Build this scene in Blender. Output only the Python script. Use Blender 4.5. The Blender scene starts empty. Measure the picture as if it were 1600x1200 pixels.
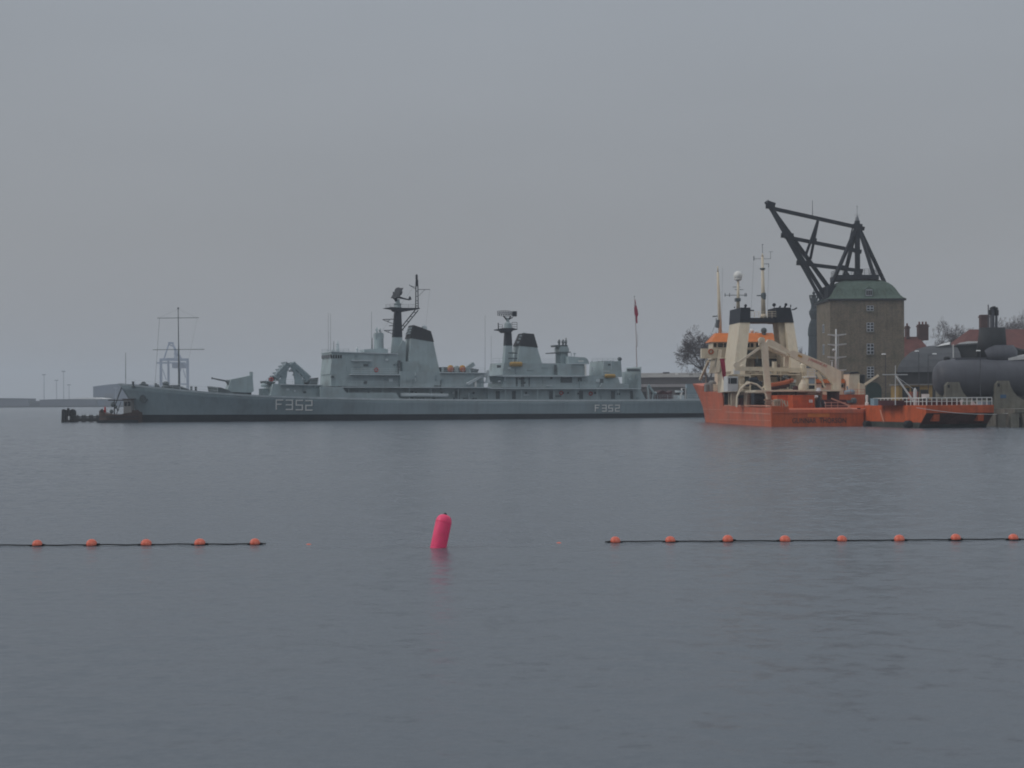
import bpy, bmesh, math, random
from mathutils import Vector, Matrix, Euler
R = math.radians
C = bpy.context.scene.collection
SC = bpy.context.scene

# ------------------------------------------------------------------ camera, sky, sun, exposure
FPX, HCAM = 2500.0, 3.4                     # focal length in 1600-px units, eye height over the water
ROLL = math.atan(-0.006)
cam_d = bpy.data.cameras.new('camera'); cam = bpy.data.objects.new('camera', cam_d); C.objects.link(cam)
cam_d.sensor_width = 36.0; cam_d.lens = 36.0 * FPX / 1600.0
cam_d.shift_y = 25.0 / 1600.0
cam_d.clip_start = 0.3; cam_d.clip_end = 20000
cam.location = (0, 0, HCAM)
cam.rotation_euler = (Matrix.Rotation(R(90), 3, 'X') @ Matrix.Rotation(ROLL, 3, 'Z')).to_euler()
SC.camera = cam

SUN_EL, SUN_AZ = R(38), R(-75)              # overcast light from the left
w = bpy.data.worlds.new('World'); SC.world = w; w.use_nodes = True
nt = w.node_tree; N = nt.nodes; L = nt.links
bg = N['Background']; bg.inputs['Strength'].default_value = 0.1
sky = N.new('ShaderNodeTexSky'); sky.sky_type = 'NISHITA'; sky.sun_disc = False
sky.sun_elevation = SUN_EL; sky.sun_rotation = SUN_AZ; sky.dust_density = 4.0; sky.air_density = 1.2
hs = N.new('ShaderNodeHueSaturation'); hs.inputs['Saturation'].default_value = 0.25; hs.inputs['Value'].default_value = 0.45
L.new(sky.outputs[0], hs.inputs['Color'])
tc = N.new('ShaderNodeTexCoord'); sx = N.new('ShaderNodeSeparateXYZ'); L.new(tc.outputs['Generated'], sx.inputs[0])
ramp = N.new('ShaderNodeValToRGB'); L.new(sx.outputs['Z'], ramp.inputs[0])
cr = ramp.color_ramp
stops = [(0.0, (.308, .316, .336)), (0.10, (.294, .307, .326)), (0.26, (.324, .356, .398)), (0.5, (.48, .51, .54)), (1.0, (.74, .77, .80))]
cr.elements[0].position = 0; cr.elements[1].position = 1
for p, c in stops[1:-1]: cr.elements.new(p)
for e, (p, c) in zip(cr.elements, stops): e.color = (*c, 1)
cn = N.new('ShaderNodeTexNoise'); cn.inputs['Scale'].default_value = 2.2; cn.inputs['Detail'].default_value = 3
mpn = N.new('ShaderNodeMapping'); mpn.inputs['Scale'].default_value = (1, 1, 3.5); L.new(tc.outputs['Generated'], mpn.inputs[0]); L.new(mpn.outputs[0], cn.inputs[0])
cmr = N.new('ShaderNodeMapRange'); cmr.inputs[3].default_value = 8.9; cmr.inputs[4].default_value = 11.1; L.new(cn.outputs[0], cmr.inputs[0])
sc_ = N.new('ShaderNodeVectorMath'); sc_.operation = 'SCALE'; L.new(ramp.outputs[0], sc_.inputs[0]); L.new(cmr.outputs[0], sc_.inputs['Scale'])
mx = N.new('ShaderNodeMix'); mx.data_type = 'RGBA'; mx.inputs[0].default_value = 0.9
L.new(hs.outputs[0], mx.inputs[6]); L.new(sc_.outputs[0], mx.inputs[7]); L.new(mx.outputs[2], bg.inputs['Color'])

sd = bpy.data.lights.new('sun', 'SUN'); sd.energy = 0.9; sd.angle = R(25); sd.color = (1, .96, .9)
so = bpy.data.objects.new('sun', sd); C.objects.link(so)
sdir = Vector((math.sin(SUN_AZ) * math.cos(SUN_EL), math.cos(SUN_AZ) * math.cos(SUN_EL) - 0.35, math.sin(SUN_EL))).normalized()
so.rotation_euler = sdir.to_track_quat('Z', 'Y').to_euler(); so.location = (-100, 50, 120)

SC.view_settings.view_transform = 'Standard'; SC.view_settings.look = 'None'
SC.view_settings.exposure = 0.0; SC.view_settings.gamma = 1.0; SC.view_settings.use_curve_mapping = False
SC.cycles.use_denoising = True
SC.cycles.volume_bounces = 1
SC.cycles.max_bounces = 6
SC.cycles.filter_width = 1.9

# ------------------------------------------------------------------ helpers
random.seed(7)
def ray(px, py):
    cx, cy = (px - 800) / FPX, (625 - py) / FPX
    return (cx * math.cos(ROLL) - cy * math.sin(ROLL), cx * math.sin(ROLL) + cy * math.cos(ROLL))
class Frame:
    """a ground frame: origin, heading; local u along the heading, v to its left-hand side (away for a broadside ship)"""
    def __init__(s, x, y, ang):
        s.x, s.y, s.a = x, y, ang; s.d = (math.cos(ang), math.sin(ang)); s.n = (-math.sin(ang), math.cos(ang))
    def P(s, px, py, v=None, u=None):
        rx, rz = ray(px, py)
        # O + u d + v n = t (rx, 1)
        if v is not None:
            bx, by = s.x + v * s.n[0], s.y + v * s.n[1]; ax, ay = s.d
        else:
            bx, by = s.x + u * s.d[0], s.y + u * s.d[1]; ax, ay = s.n
        k = (rx * by - bx) / (ax - rx * ay)
        t = by + k * ay; z = HCAM + t * rz
        return (k, v, z) if v is not None else (u, k, z)
def wx(px, Y): return ray(px, 620)[0] * Y
def wz(px, py, Y): return HCAM + ray(px, py)[1] * Y

class MB:
    def __init__(s): s.bm = bmesh.new()
    def poly(s, pts): return s.bm.faces.new([s.bm.verts.new(p) for p in pts])
    def loft(s, a, b, cap=True):
        va = [s.bm.verts.new(p) for p in a]; vb = [s.bm.verts.new(p) for p in b]; n = len(a)
        for i in range(n): s.bm.faces.new((va[i], va[(i + 1) % n], vb[(i + 1) % n], vb[i]))
        if cap: s.bm.faces.new(va[::-1]); s.bm.faces.new(vb)
        return s
    def prism(s, uz, v0, v1): return s.loft([(u, v0, z) for u, z in uz], [(u, v1, z) for u, z in uz])
    def prism_u(s, vz, u0, u1): return s.loft([(u0, v, z) for v, z in vz], [(u1, v, z) for v, z in vz])
    def prism_z(s, uv, z0, z1): return s.loft([(u, v, z0) for u, v in uv], [(u, v, z1) for u, v in uv])
    def box(s, u0, u1, v0, v1, z0, z1): return s.prism_z([(u0, v0), (u1, v0), (u1, v1), (u0, v1)], z0, z1)
    def tube(s, a, b, r, r2=None, n=6):
        a, b = Vector(a), Vector(b); r2 = r if r2 is None else r2
        d = (b - a)
        if d.length < 1e-6: return s
        q = d.to_track_quat('Z', 'Y')
        ring = [(math.cos(2 * math.pi * i / n + .4), math.sin(2 * math.pi * i / n + .4)) for i in range(n)]
        return s.loft([a + q @ Vector((x * r, y * r, 0)) for x, y in ring], [b + q @ Vector((x * r2, y * r2, 0)) for x, y in ring])
    def bar(s, a, b, w, h=None):
        """square-section beam"""
        a, b = Vector(a), Vector(b); h = h or w; q = (b - a).to_track_quat('X', 'Z')
        c = [(-w / 2, -h / 2), (w / 2, -h / 2), (w / 2, h / 2), (-w / 2, h / 2)]
        return s.loft([a + q @ Vector((0, y, z)) for y, z in c], [b + q @ Vector((0, y, z)) for y, z in c])
    def path(s, pts, r, n=6):
        for a, b in zip(pts, pts[1:]): s.tube(a, b, r, r, n)
        return s
    def lathe(s, c, prof, n=16, axis='Z'):
        rings = []
        for r, h in prof:
            rg = []
            for i in range(n):
                x, y = r * math.cos(2 * math.pi * i / n), r * math.sin(2 * math.pi * i / n)
                p = {'Z': (x, y, h), 'X': (h, x, y), 'Y': (x, h, y)}[axis]
                rg.append(s.bm.verts.new(Vector(c) + Vector(p)))
            rings.append(rg)
        for a, b in zip(rings, rings[1:]):
            for i in range(n): s.bm.faces.new((a[i], a[(i + 1) % n], b[(i + 1) % n], b[i]))
        if prof[0][0] > 1e-4: s.bm.faces.new(rings[0][::-1])
        if prof[-1][0] > 1e-4: s.bm.faces.new(rings[-1])
        return s
    def ball(s, c, r, rz=None, n=14, m=9):
        rz = rz or r
        return s.lathe(c, [(max(r * math.sin(math.pi * k / m), 1e-5), -rz * math.cos(math.pi * k / m)) for k in range(m + 1)], n)
    def ring(s, c, R0, r, axis='Y', n=16, m=6):
        pts = []
        for i in range(n):
            a = 2 * math.pi * i / n; e = {'Y': Vector((math.cos(a), 0, math.sin(a))), 'X': Vector((0, math.cos(a), math.sin(a))), 'Z': Vector((math.cos(a), math.sin(a), 0))}[axis]
            t = {'Y': Vector((0, 1, 0)), 'X': Vector((1, 0, 0)), 'Z': Vector((0, 0, 1))}[axis]
            pts.append([s.bm.verts.new(Vector(c) + e * (R0 + r * math.cos(2 * math.pi * j / m)) + t * r * math.sin(2 * math.pi * j / m)) for j in range(m)])
        for i in range(n):
            for j in range(m): s.bm.faces.new((pts[i][j], pts[(i + 1) % n][j], pts[(i + 1) % n][(j + 1) % m], pts[i][(j + 1) % m]))
        return s
    def rail(s, pts, h=1.0, r=.03, rows=3, step=1.6, posts=None):
        """guard rail along a path of deck points"""
        for a, b in zip(pts, pts[1:]):
            a, b = Vector(a), Vector(b); n = max(1, int((b - a).length / step))
            for k in range(n + 1):
                p = a.lerp(b, k / n); s.tube(p, p + Vector((0, 0, h)), r, r, 4)
            for j in range(rows):
                z = Vector((0, 0, h * (j + 1) / rows)); s.tube(a + z, b + z, r * .8, r * .8, 4)
        return s
    def build(s, name, mat, parent=None, smooth=False):
        bmesh.ops.remove_doubles(s.bm, verts=s.bm.verts, dist=1e-6)
        bmesh.ops.recalc_face_normals(s.bm, faces=s.bm.faces)
        me = bpy.data.meshes.new(name); s.bm.to_mesh(me); s.bm.free()
        if smooth:
            for p in me.polygons: p.use_smooth = True
        me.materials.append(mat)
        o = bpy.data.objects.new(name, me); C.objects.link(o)
        if parent: o.parent = parent
        return o
def build_each(mb, name, mat, parent):
    """one object per loose piece"""
    bm = mb.bm; bmesh.ops.remove_doubles(bm, verts=bm.verts, dist=1e-6); bm.verts.ensure_lookup_table(); seen = set(); out = []
    for v0 in bm.verts:
        if v0.index in seen: continue
        stack, isl = [v0], []; seen.add(v0.index)
        while stack:
            v = stack.pop(); isl.append(v)
            for e in v.link_edges:
                q = e.other_vert(v)
                if q.index not in seen: seen.add(q.index); stack.append(q)
        m2 = MB(); mp = {v: m2.bm.verts.new(v.co) for v in isl}
        for f in {f for v in isl for f in v.link_faces}: m2.bm.faces.new([mp[v] for v in f.verts])
        out.append(m2.build(name, mat, parent))
    bm.free(); return out
def tag(o, label=None, cat=None, group=None, kind=None):
    if label: o['label'] = label
    if cat: o['category'] = cat
    if group: o['group'] = group
    if kind: o['kind'] = kind
    return o
def thing(name, label, cat, loc=(0, 0, 0), rz=0, group=None):
    o = bpy.data.objects.new(name, None); C.objects.link(o); o.location = loc; o.rotation_euler = (0, 0, rz)
    return tag(o, label, cat, group)
def fthing(name, label, cat, F, group=None): return thing(name, label, cat, (F.x, F.y, 0), F.a, group)
def children(o): return [c for c in bpy.data.objects if c.parent == o]
def copy_tree(o, parent=None):
    c = o.copy(); C.objects.link(c); c.parent = parent
    for ch in children(o): copy_tree(ch, c)
    return c
def text_mesh(txt, size, name, mat, parent, M, depth=.01, sx=1.0):
    cu = bpy.data.curves.new('lettering', 'FONT'); cu.body = txt; cu.size = size; cu.extrude = depth; cu.align_x = 'CENTER'; cu.align_y = 'CENTER'; cu.resolution_u = 3
    t = bpy.data.objects.new('lettering_source', cu); C.objects.link(t)
    dg = bpy.context.evaluated_depsgraph_get(); me = bpy.data.meshes.new_from_object(t.evaluated_get(dg))
    bpy.data.objects.remove(t); bpy.data.curves.remove(cu)
    me.transform(M @ Matrix.Diagonal((sx, 1, 1, 1))); me.materials.clear(); me.materials.append(mat)
    o = bpy.data.objects.new(name, me); C.objects.link(o); o.parent = parent
    return o

# ------------------------------------------------------------------ materials
def mat(name, col, rough=.55, var=.12, scale=.6, streak=0.0, metal=0.0, fine=0.0, tint=None, spec=.3):
    """painted / weathered surface: large blotches, fine grain, and vertical rain streaks"""
    m = bpy.data.materials.new(name); m.use_nodes = True; t = m.node_tree; n = t.nodes; l = t.links
    b = n['Principled BSDF']; b.inputs['Roughness'].default_value = rough; b.inputs['Metallic'].default_value = metal
    b.inputs['Specular IOR Level'].default_value = spec
    co = n.new('ShaderNodeTexCoord')
    no = n.new('ShaderNodeTexNoise'); no.inputs['Scale'].default_value = scale; no.inputs['Detail'].default_value = 6; l.new(co.outputs['Object'], no.inputs['Vector'])
    mr = n.new('ShaderNodeMapRange'); mr.inputs[1].default_value = .3; mr.inputs[2].default_value = .7; mr.inputs[3].default_value = 1 - var; mr.inputs[4].default_value = 1 + var; l.new(no.outputs['Fac'], mr.inputs[0])
    fac = mr.outputs[0]
    if streak:
        mp = n.new('ShaderNodeMapping'); mp.inputs['Scale'].default_value = (2.2, 2.2, .12); l.new(co.outputs['Object'], mp.inputs[0])
        n2 = n.new('ShaderNodeTexNoise'); n2.inputs['Scale'].default_value = 1.0; n2.inputs['Detail'].default_value = 5; l.new(mp.outputs[0], n2.inputs['Vector'])
        m2 = n.new('ShaderNodeMapRange'); m2.inputs[1].default_value = .45; m2.inputs[2].default_value = .75; m2.inputs[3].default_value = 1; m2.inputs[4].default_value = 1 - streak; l.new(n2.outputs['Fac'], m2.inputs[0])
        mm = n.new('ShaderNodeMath'); mm.operation = 'MULTIPLY'; l.new(fac, mm.inputs[0]); l.new(m2.outputs[0], mm.inputs[1]); fac = mm.outputs[0]
    if fine:
        n3 = n.new('ShaderNodeTexNoise'); n3.inputs['Scale'].default_value = 9; n3.inputs['Detail'].default_value = 4; l.new(co.outputs['Object'], n3.inputs['Vector'])
        m3 = n.new('ShaderNodeMapRange'); m3.inputs[1].default_value = .3; m3.inputs[2].default_value = .7; m3.inputs[3].default_value = 1 - fine; m3.inputs[4].default_value = 1 + fine; l.new(n3.outputs['Fac'], m3.inputs[0])
        mm = n.new('ShaderNodeMath'); mm.operation = 'MULTIPLY'; l.new(fac, mm.inputs[0]); l.new(m3.outputs[0], mm.inputs[1]); fac = mm.outputs[0]
    base = n.new('ShaderNodeRGB'); base.outputs[0].default_value = (*col, 1); src = base.outputs[0]
    if tint:
        n4 = n.new('ShaderNodeTexNoise'); n4.inputs['Scale'].default_value = tint[2]; n4.inputs['Detail'].default_value = 5; l.new(co.outputs['Object'], n4.inputs['Vector'])
        m4 = n.new('ShaderNodeMapRange'); m4.inputs[1].default_value = .5; m4.inputs[2].default_value = .68; m4.inputs[4].default_value = tint[1]; l.new(n4.outputs['Fac'], m4.inputs[0])
        mi = n.new('ShaderNodeMix'); mi.data_type = 'RGBA'; l.new(m4.outputs[0], mi.inputs[0]); l.new(src, mi.inputs[6]); mi.inputs[7].default_value = (*tint[0], 1); src = mi.outputs[2]
    vm = n.new('ShaderNodeVectorMath'); vm.operation = 'SCALE'; l.new(src, vm.inputs[0]); l.new(fac, vm.inputs['Scale'])
    l.new(vm.outputs[0], b.inputs['Base Color'])
    return m
M_NAVY = mat('naval_grey_paint', (.335, .408, .43), .6, .10, .35, .11, fine=.05, tint=((.19, .17, .15), .22, .5))
M_NAVYHULL = mat('hull_grey_paint', (.255, .322, .355), .55, .10, .22, .13, fine=.04, tint=((.16, .16, .15), .2, .4))
M_NAVYL = mat('light_grey_paint', (.52, .58, .61), .6, .1, .8, .1)
M_NAVYD = mat('dark_grey_and_shade', (.10, .12, .13), .7, .2, 1.2)  # dark grey fittings and gear, also the shade patches painted on house walls
M_BOOT = mat('black_boot_paint', (.012, .018, .026), .6, .25, .5, tint=((.035, .04, .04), .4, .6))
M_BARGEBOT = mat('weedy_bottom_paint', (.055, .06, .055), .75, .3, .8, .2, fine=.15)
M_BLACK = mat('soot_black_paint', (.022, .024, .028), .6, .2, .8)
M_NAVYMAST = mat('dark_mast_paint', (.02, .024, .034), .6, .15, .8)
M_GLASS = mat('dark_window_glass', (.012, .016, .02), .15, .3, 2, spec=.5)
M_NUMBER = mat('number_white', (.86, .87, .85), .5, .04, 1.5)
M_WHITE = mat('white_paint', (.72, .72, .70), .5, .08, 1.5, .12)
M_SIGNW = mat('weathered_white', (.55, .56, .57), .6, .1, 1)
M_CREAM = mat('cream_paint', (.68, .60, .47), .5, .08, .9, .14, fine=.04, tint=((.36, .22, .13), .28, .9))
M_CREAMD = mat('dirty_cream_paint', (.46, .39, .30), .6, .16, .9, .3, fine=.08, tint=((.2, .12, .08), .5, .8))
M_ORANGE = mat('orange_hull_paint', (.55, .135, .07), .5, .09, .45, .2, fine=.05, tint=((.36, .16, .11), .5, .35))
M_ORANGED = mat('worn_orange_paint', (.52, .10, .03), .55, .13, .7, .25, fine=.08, tint=((.2, .06, .03), .45, .8))
M_ROOFO = mat('bright_orange_roof', (.62, .17, .035), .5, .1, .8, .12)
M_MAROON = mat('maroon_paint', (.065, .016, .02), .6, .25, 1.2, .2)
M_LINE = mat('pale_weld_line', (.60, .28, .20), .6, .15, 1)
M_NAME = mat('faded_black_lettering', (.035, .03, .032), .7, .35, 2.0)
M_RED = mat('red_plastic', (.42, .03, .03), .5, .12, 1.5)
M_FLAG = mat('red_flag_cloth', (.30, .02, .055), .8, .15, 1.5)
M_YEL = mat('yellow_orange_canister', (.46, .25, .04), .5, .12, 2)
M_OCHRE = mat('faded_ochre_canister', (.36, .23, .07), .55, .15, 2)
M_ORR = mat('orange_red_canister', (.36, .085, .03), .5, .12, 2)
M_CONC = mat('weathered_concrete', (.175, .17, .145), .85, .2, .7, .3, fine=.12, tint=((.14, .13, .10), .6, .9))
M_QUAY = mat('quay_stone', (.16, .15, .13), .9, .25, .5, .45, fine=.15, tint=((.06, .055, .05), .8, .6))
M_TIMBER = mat('dark_wet_timber', (.035, .034, .036), .8, .35, 1.5, .4, fine=.2)
M_BROWN = mat('brown_boat_planking', (.06, .036, .03), .7, .2, 1.1, .2, fine=.12)
M_SUB = mat('submarine_black_grey', (.085, .09, .108), .5, .14, .4, .15, fine=.06)
M_SLATE = mat('dark_slate_roof', (.065, .07, .08), .75, .14, .5, .2, fine=.1)
M_DWALL = mat('dark_tarred_wall', (.03, .031, .035), .85, .25, .6, .2)
M_TILE = mat('red_clay_tiles', (.125, .042, .037), .8, .18, .8, .15, fine=.15, tint=((.12, .05, .04), .5, 1.2))
M_BRICK = mat('dark_red_brick', (.09, .045, .042), .85, .2, 2, .1, fine=.2)
M_WFRAME = mat('grey_white_frames', (.42, .44, .48), .6, .1, 1)
M_FAR = mat('far_harbour_buildings', (.11, .12, .155), .9, .2, .03)
M_FARW = mat('far_white_roof', (.85, .85, .84), .8, .05, .05)
M_FARSHED = mat('far_grey_blue_cladding', (.10, .13, .19), .8, .08, .05)
M_STEELB = mat('blue_grey_steel', (.16, .21, .32), .7, .1, .1)
M_BARK = mat('bare_twig_bark', (.125, .108, .115), .9, .25, 2)
M_COPPER = mat('green_copper', (.105, .152, .13), .7, .2, .5, .35, fine=.12, tint=((.05, .06, .045), .55, .5))
M_SPIRE = mat('dark_verdigris', (.02, .03, .037), .75, .25, .3)
M_BEAM = mat('tarred_black_beams', (.007, .010, .018), .7, .25, 1.0)
M_LAMPHEAD = mat('pale_lamp_cover', (.68, .70, .72), .4, .05, 3)
M_LPOLE = mat('dark_lamp_pole', (.06, .065, .075), .6, .1, 2)
M_POLE = mat('grey_galvanised_pole', (.16, .17, .19), .5, .1, 2)
M_ROPE = mat('dark_wet_rope', (.015, .016, .018), .7, .3, 6)
M_FLOAT = mat('sun_bleached_orange_float', (.72, .165, .11), .4, .12, 5, fine=.08, tint=((.9, .34, .25), .6, 9))
M_PINK = mat('hot_pink_vinyl', (.92, .085, .21), .42, .08, 4, fine=.05, tint=((.85, .10, .18), .6, 7))
M_OCHREW = mat('ochre_wall', (.30, .20, .07), .85, .2, .9, .2, fine=.1)
M_PAVE = mat('quay_paving', (.19, .18, .165), .9, .2, .4, fine=.12)
M_SOIL = mat('far_bank', (.09, .10, .125), .95, .3, .02)
M_BLUEG = mat('blue_grey_tarpaulin', (.22, .29, .34), .7, .15, .8)
M_GREYB = mat('grey_rendered_wall', (.22, .215, .21), .85, .15, .3, .1)
M_BROOF = mat('brown_grey_roof', (.12, .11, .115), .85, .15, .3, fine=.1)
def brick_mat():
    m = mat('mossy_yellow_brick', (.212, .176, .138), .9, .26, .3, .25, fine=.22, tint=((.085, .078, .055), .75, .3))
    t = m.node_tree; n = t.nodes; l = t.links; b = n['Principled BSDF']
    co = n.new('ShaderNodeTexCoord'); sp = n.new('ShaderNodeSeparateXYZ'); l.new(co.outputs['Object'], sp.inputs[0])
    ad = n.new('ShaderNodeMath'); l.new(sp.outputs[0], ad.inputs[0]); l.new(sp.outputs[1], ad.inputs[1])
    cb = n.new('ShaderNodeCombineXYZ'); l.new(ad.outputs[0], cb.inputs[0]); l.new(sp.outputs[2], cb.inputs[1])
    br = n.new('ShaderNodeTexBrick'); br.inputs['Scale'].default_value = 2.0; l.new(cb.outputs[0], br.inputs[0])
    br.inputs['Color1'].default_value = (1.2, 1.15, 1.05, 1); br.inputs['Color2'].default_value = (.62, .65, .68, 1); br.inputs['Mortar'].default_value = (.85, .85, .8, 1)
    old = b.inputs['Base Color'].links[0].from_socket
    mu = n.new('ShaderNodeMix'); mu.data_type = 'RGBA'; mu.blend_type = 'MULTIPLY'; mu.inputs[0].default_value = .8; l.new(old, mu.inputs[6]); l.new(br.outputs[0], mu.inputs[7]); l.new(mu.outputs[2], b.inputs['Base Color'])
    return m
M_TOWER = brick_mat()

M_FARP = mat('faint_pole', (.30, .33, .38), .8, .1, .1)
# ------------------------------------------------------------------ water, land
def water_mat():
    m = bpy.data.materials.new('harbour_water'); m.use_nodes = True; t = m.node_tree; n = t.nodes; l = t.links
    b = n['Principled BSDF']; b.inputs['Base Color'].default_value = (.100, .120, .146, 1); b.inputs['Roughness'].default_value = .10; b.inputs['IOR'].default_value = 1.34
    co = n.new('ShaderNodeTexCoord')
    def slopes(scale, amp, stretch, det, rot=0.0):
        mp = n.new('ShaderNodeMapping'); mp.inputs['Scale'].default_value = stretch; mp.inputs['Rotation'].default_value = (0, 0, rot); l.new(co.outputs['Object'], mp.inputs[0])
        no = n.new('ShaderNodeTexNoise'); no.inputs['Scale'].default_value = scale; no.inputs['Detail'].default_value = det; no.inputs['Roughness'].default_value = .55; l.new(mp.outputs[0], no.inputs['Vector'])
        s = n.new('ShaderNodeVectorMath'); s.operation = 'SUBTRACT'; l.new(no.outputs['Color'], s.inputs[0]); s.inputs[1].default_value = (.5, .5, .5)
        k = n.new('ShaderNodeVectorMath'); k.operation = 'SCALE'; l.new(s.outputs[0], k.inputs[0]); k.inputs['Scale'].default_value = amp
        return k.outputs[0]
    def add(a, c):
        v = n.new('ShaderNodeVectorMath'); v.operation = 'ADD'; l.new(a, v.inputs[0]); l.new(c, v.inputs[1]); return v.outputs[0]
    fine = add(slopes(2.0, .80, (1, 1.3, 1), 3, .25), slopes(6.0, .42, (1, 1.2, 1), 2, -.3))
    swell = slopes(.8, .20, (.6, 1.25, 1), 3, .1)
    # wind patches: the fine ripples come and go over tens of metres
    mp = n.new('ShaderNodeMapping'); mp.inputs['Scale'].default_value = (.35, 1, 1); l.new(co.outputs['Object'], mp.inputs[0])
    pn = n.new('ShaderNodeTexNoise'); pn.inputs['Scale'].default_value = .12; pn.inputs['Detail'].default_value = 4; l.new(mp.outputs[0], pn.inputs['Vector'])
    pr = n.new('ShaderNodeMapRange'); pr.inputs[1].default_value = .38; pr.inputs[2].default_value = .66; pr.inputs[3].default_value = .6; pr.inputs[4].default_value = 1.0; l.new(pn.outputs['Fac'], pr.inputs[0])
    # on the open water wave groups break the ripples into short dashes
    spq = n.new('ShaderNodeSeparateXYZ'); l.new(co.outputs['Object'], spq.inputs[0])
    far = n.new('ShaderNodeMapRange'); far.inputs[1].default_value = 45; far.inputs[2].default_value = 100; l.new(spq.outputs['Y'], far.inputs[0])
    def patches(scale, stretch, lo, hi):
        mq = n.new('ShaderNodeMapping'); mq.inputs['Scale'].default_value = stretch; l.new(co.outputs['Object'], mq.inputs[0])
        q = n.new('ShaderNodeTexNoise'); q.inputs['Scale'].default_value = scale; q.inputs['Detail'].default_value = 3; l.new(mq.outputs[0], q.inputs['Vector'])
        r = n.new('ShaderNodeMapRange'); r.inputs[1].default_value = .40; r.inputs[2].default_value = .62; r.inputs[3].default_value = lo; r.inputs[4].default_value = hi; l.new(q.outputs['Fac'], r.inputs[0]); return r.outputs[0]
    pa, pb_ = patches(.55, (1, 1, 1), .5, 1.5), patches(.7, (1, .22, 1), .6, 1.5)
    pm = n.new('ShaderNodeMath'); pm.operation = 'MULTIPLY'; l.new(pa, pm.inputs[0]); l.new(pb_, pm.inputs[1])
    px_ = n.new('ShaderNodeMix'); px_.data_type = 'FLOAT'; l.new(far.outputs[0], px_.inputs[0]); px_.inputs[2].default_value = 1.0; l.new(pm.outputs[0], px_.inputs[3])
    pk = n.new('ShaderNodeMath'); pk.operation = 'MULTIPLY'; l.new(pr.outputs[0], pk.inputs[0]); l.new(px_.outputs[0], pk.inputs[1]); pr = pk
    # sheltered basin inside the float line, open water beyond it
    sp = n.new('ShaderNodeSeparateXYZ'); l.new(co.outputs['Object'], sp.inputs[0])
    sh = n.new('ShaderNodeMapRange'); sh.inputs[1].default_value = 30; sh.inputs[2].default_value = 90; sh.inputs[3].default_value = .58; sh.inputs[4].default_value = 1.8; l.new(sp.outputs['Y'], sh.inputs[0])
    rg = n.new('ShaderNodeMapRange'); rg.inputs[1].default_value = 30; rg.inputs[2].default_value = 110; rg.inputs[3].default_value = .28; rg.inputs[4].default_value = .21; l.new(sp.outputs['Y'], rg.inputs[0]); l.new(rg.outputs[0], b.inputs['Roughness'])
    mm = n.new('ShaderNodeMath'); mm.operation = 'MULTIPLY'; l.new(pr.outputs[0], mm.inputs[0]); l.new(sh.outputs[0], mm.inputs[1])
    fs = n.new('ShaderNodeVectorMath'); fs.operation = 'SCALE'; l.new(fine, fs.inputs[0]); l.new(mm.outputs[0], fs.inputs['Scale'])
    ss = n.new('ShaderNodeVectorMath'); ss.operation = 'SCALE'; l.new(swell, ss.inputs[0]); l.new(sh.outputs[0], ss.inputs['Scale'])
    tot = add(fs.outputs[0], ss.outputs[0])
    ml = n.new('ShaderNodeVectorMath'); ml.operation = 'MULTIPLY'; l.new(tot, ml.inputs[0]); ml.inputs[1].default_value = (1, 1, 0)
    up = n.new('ShaderNodeVectorMath'); up.operation = 'ADD'; l.new(ml.outputs[0], up.inputs[0]); up.inputs[1].default_value = (0, 0, 1)
    nr = n.new('ShaderNodeVectorMath'); nr.operation = 'NORMALIZE'; l.new(up.outputs[0], nr.inputs[0]); l.new(nr.outputs[0], b.inputs['Normal'])
    return m
M_WATER = water_mat()
m = MB(); m.poly([(-2500, -60, 0), (2500, -60, 0), (2500, 3800, 0), (-2500, 3800, 0)])
tag(m.build('water', M_WATER), kind='structure')

QZ = 1.9
m = MB()
land = [(56.5, 180), (420, 168), (420, 900), (-50, 900), (-66, 420), (-66, 292), (30, 322), (50, 318), (56, 300), (54, 262), (54.5, 230)]
m.prism_z(land, -1.5, QZ)
tag(m.build('quay_ground', M_PAVE), kind='structure')
# ------------------------------------------------------------------ the frigate
FF = Frame(-62.6, 270.0, math.atan2(33.6, 102.6))
fr = fthing('frigate', 'long grey naval frigate with black capped twin funnels, numbered on bow and stern, lying broadside', 'warship', FF)
LF = FF.P(1130, 651, v=-5)[0]
_sheer = sorted([(FF.P(px, py, v=v)[0], FF.P(px, py, v=v)[2]) for px, py, v in
          [(192, 600.5, 0), (215, 603, -1.5), (240, 605.5, -2.8), (280, 609.3, -4), (320, 613, -4.8), (360, 616, -5.4), (400, 618.5, -5.8), (450, 620.5, -6), (500, 622, -6), (600, 624, -6), (700, 625, -6), (800, 625.7, -6), (900, 626, -6), (1000, 625.5, -5.6), (1130, 624.5, -5)]])
def interp(tab, x):
    if x <= tab[0][0]: return tab[0][1]
    for (a, p), (b, q) in zip(tab, tab[1:]):
        if x <= b: return p + (q - p) * (x - a) / (b - a)
    return tab[-1][1]
ZB = _sheer[0][1]
def stem(z): return -3.6 * max(0, z / ZB) ** 1.15
def bdeck(t): return 6.0 * (1 - (1 - min(t / .30, 1)) ** 2.1) * (1 - .2 * max(0, (t - .72) / .28) ** 1.6) + .12
def bwl(t): return 5.9 * (1 - (1 - min(t / .46, 1)) ** 1.75) * (1 - .3 * max(0, (t - .68) / .32) ** 1.7) + .04
def hull_half(u, z):
    t = max(0, min(1, (u - stem(z)) / (LF - stem(z)))); zd = interp(_sheer, u)
    s = max(0, min(1, z / zd))
    return bwl(t) + (bdeck(t) - bwl(t)) * s ** 1.35
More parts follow.
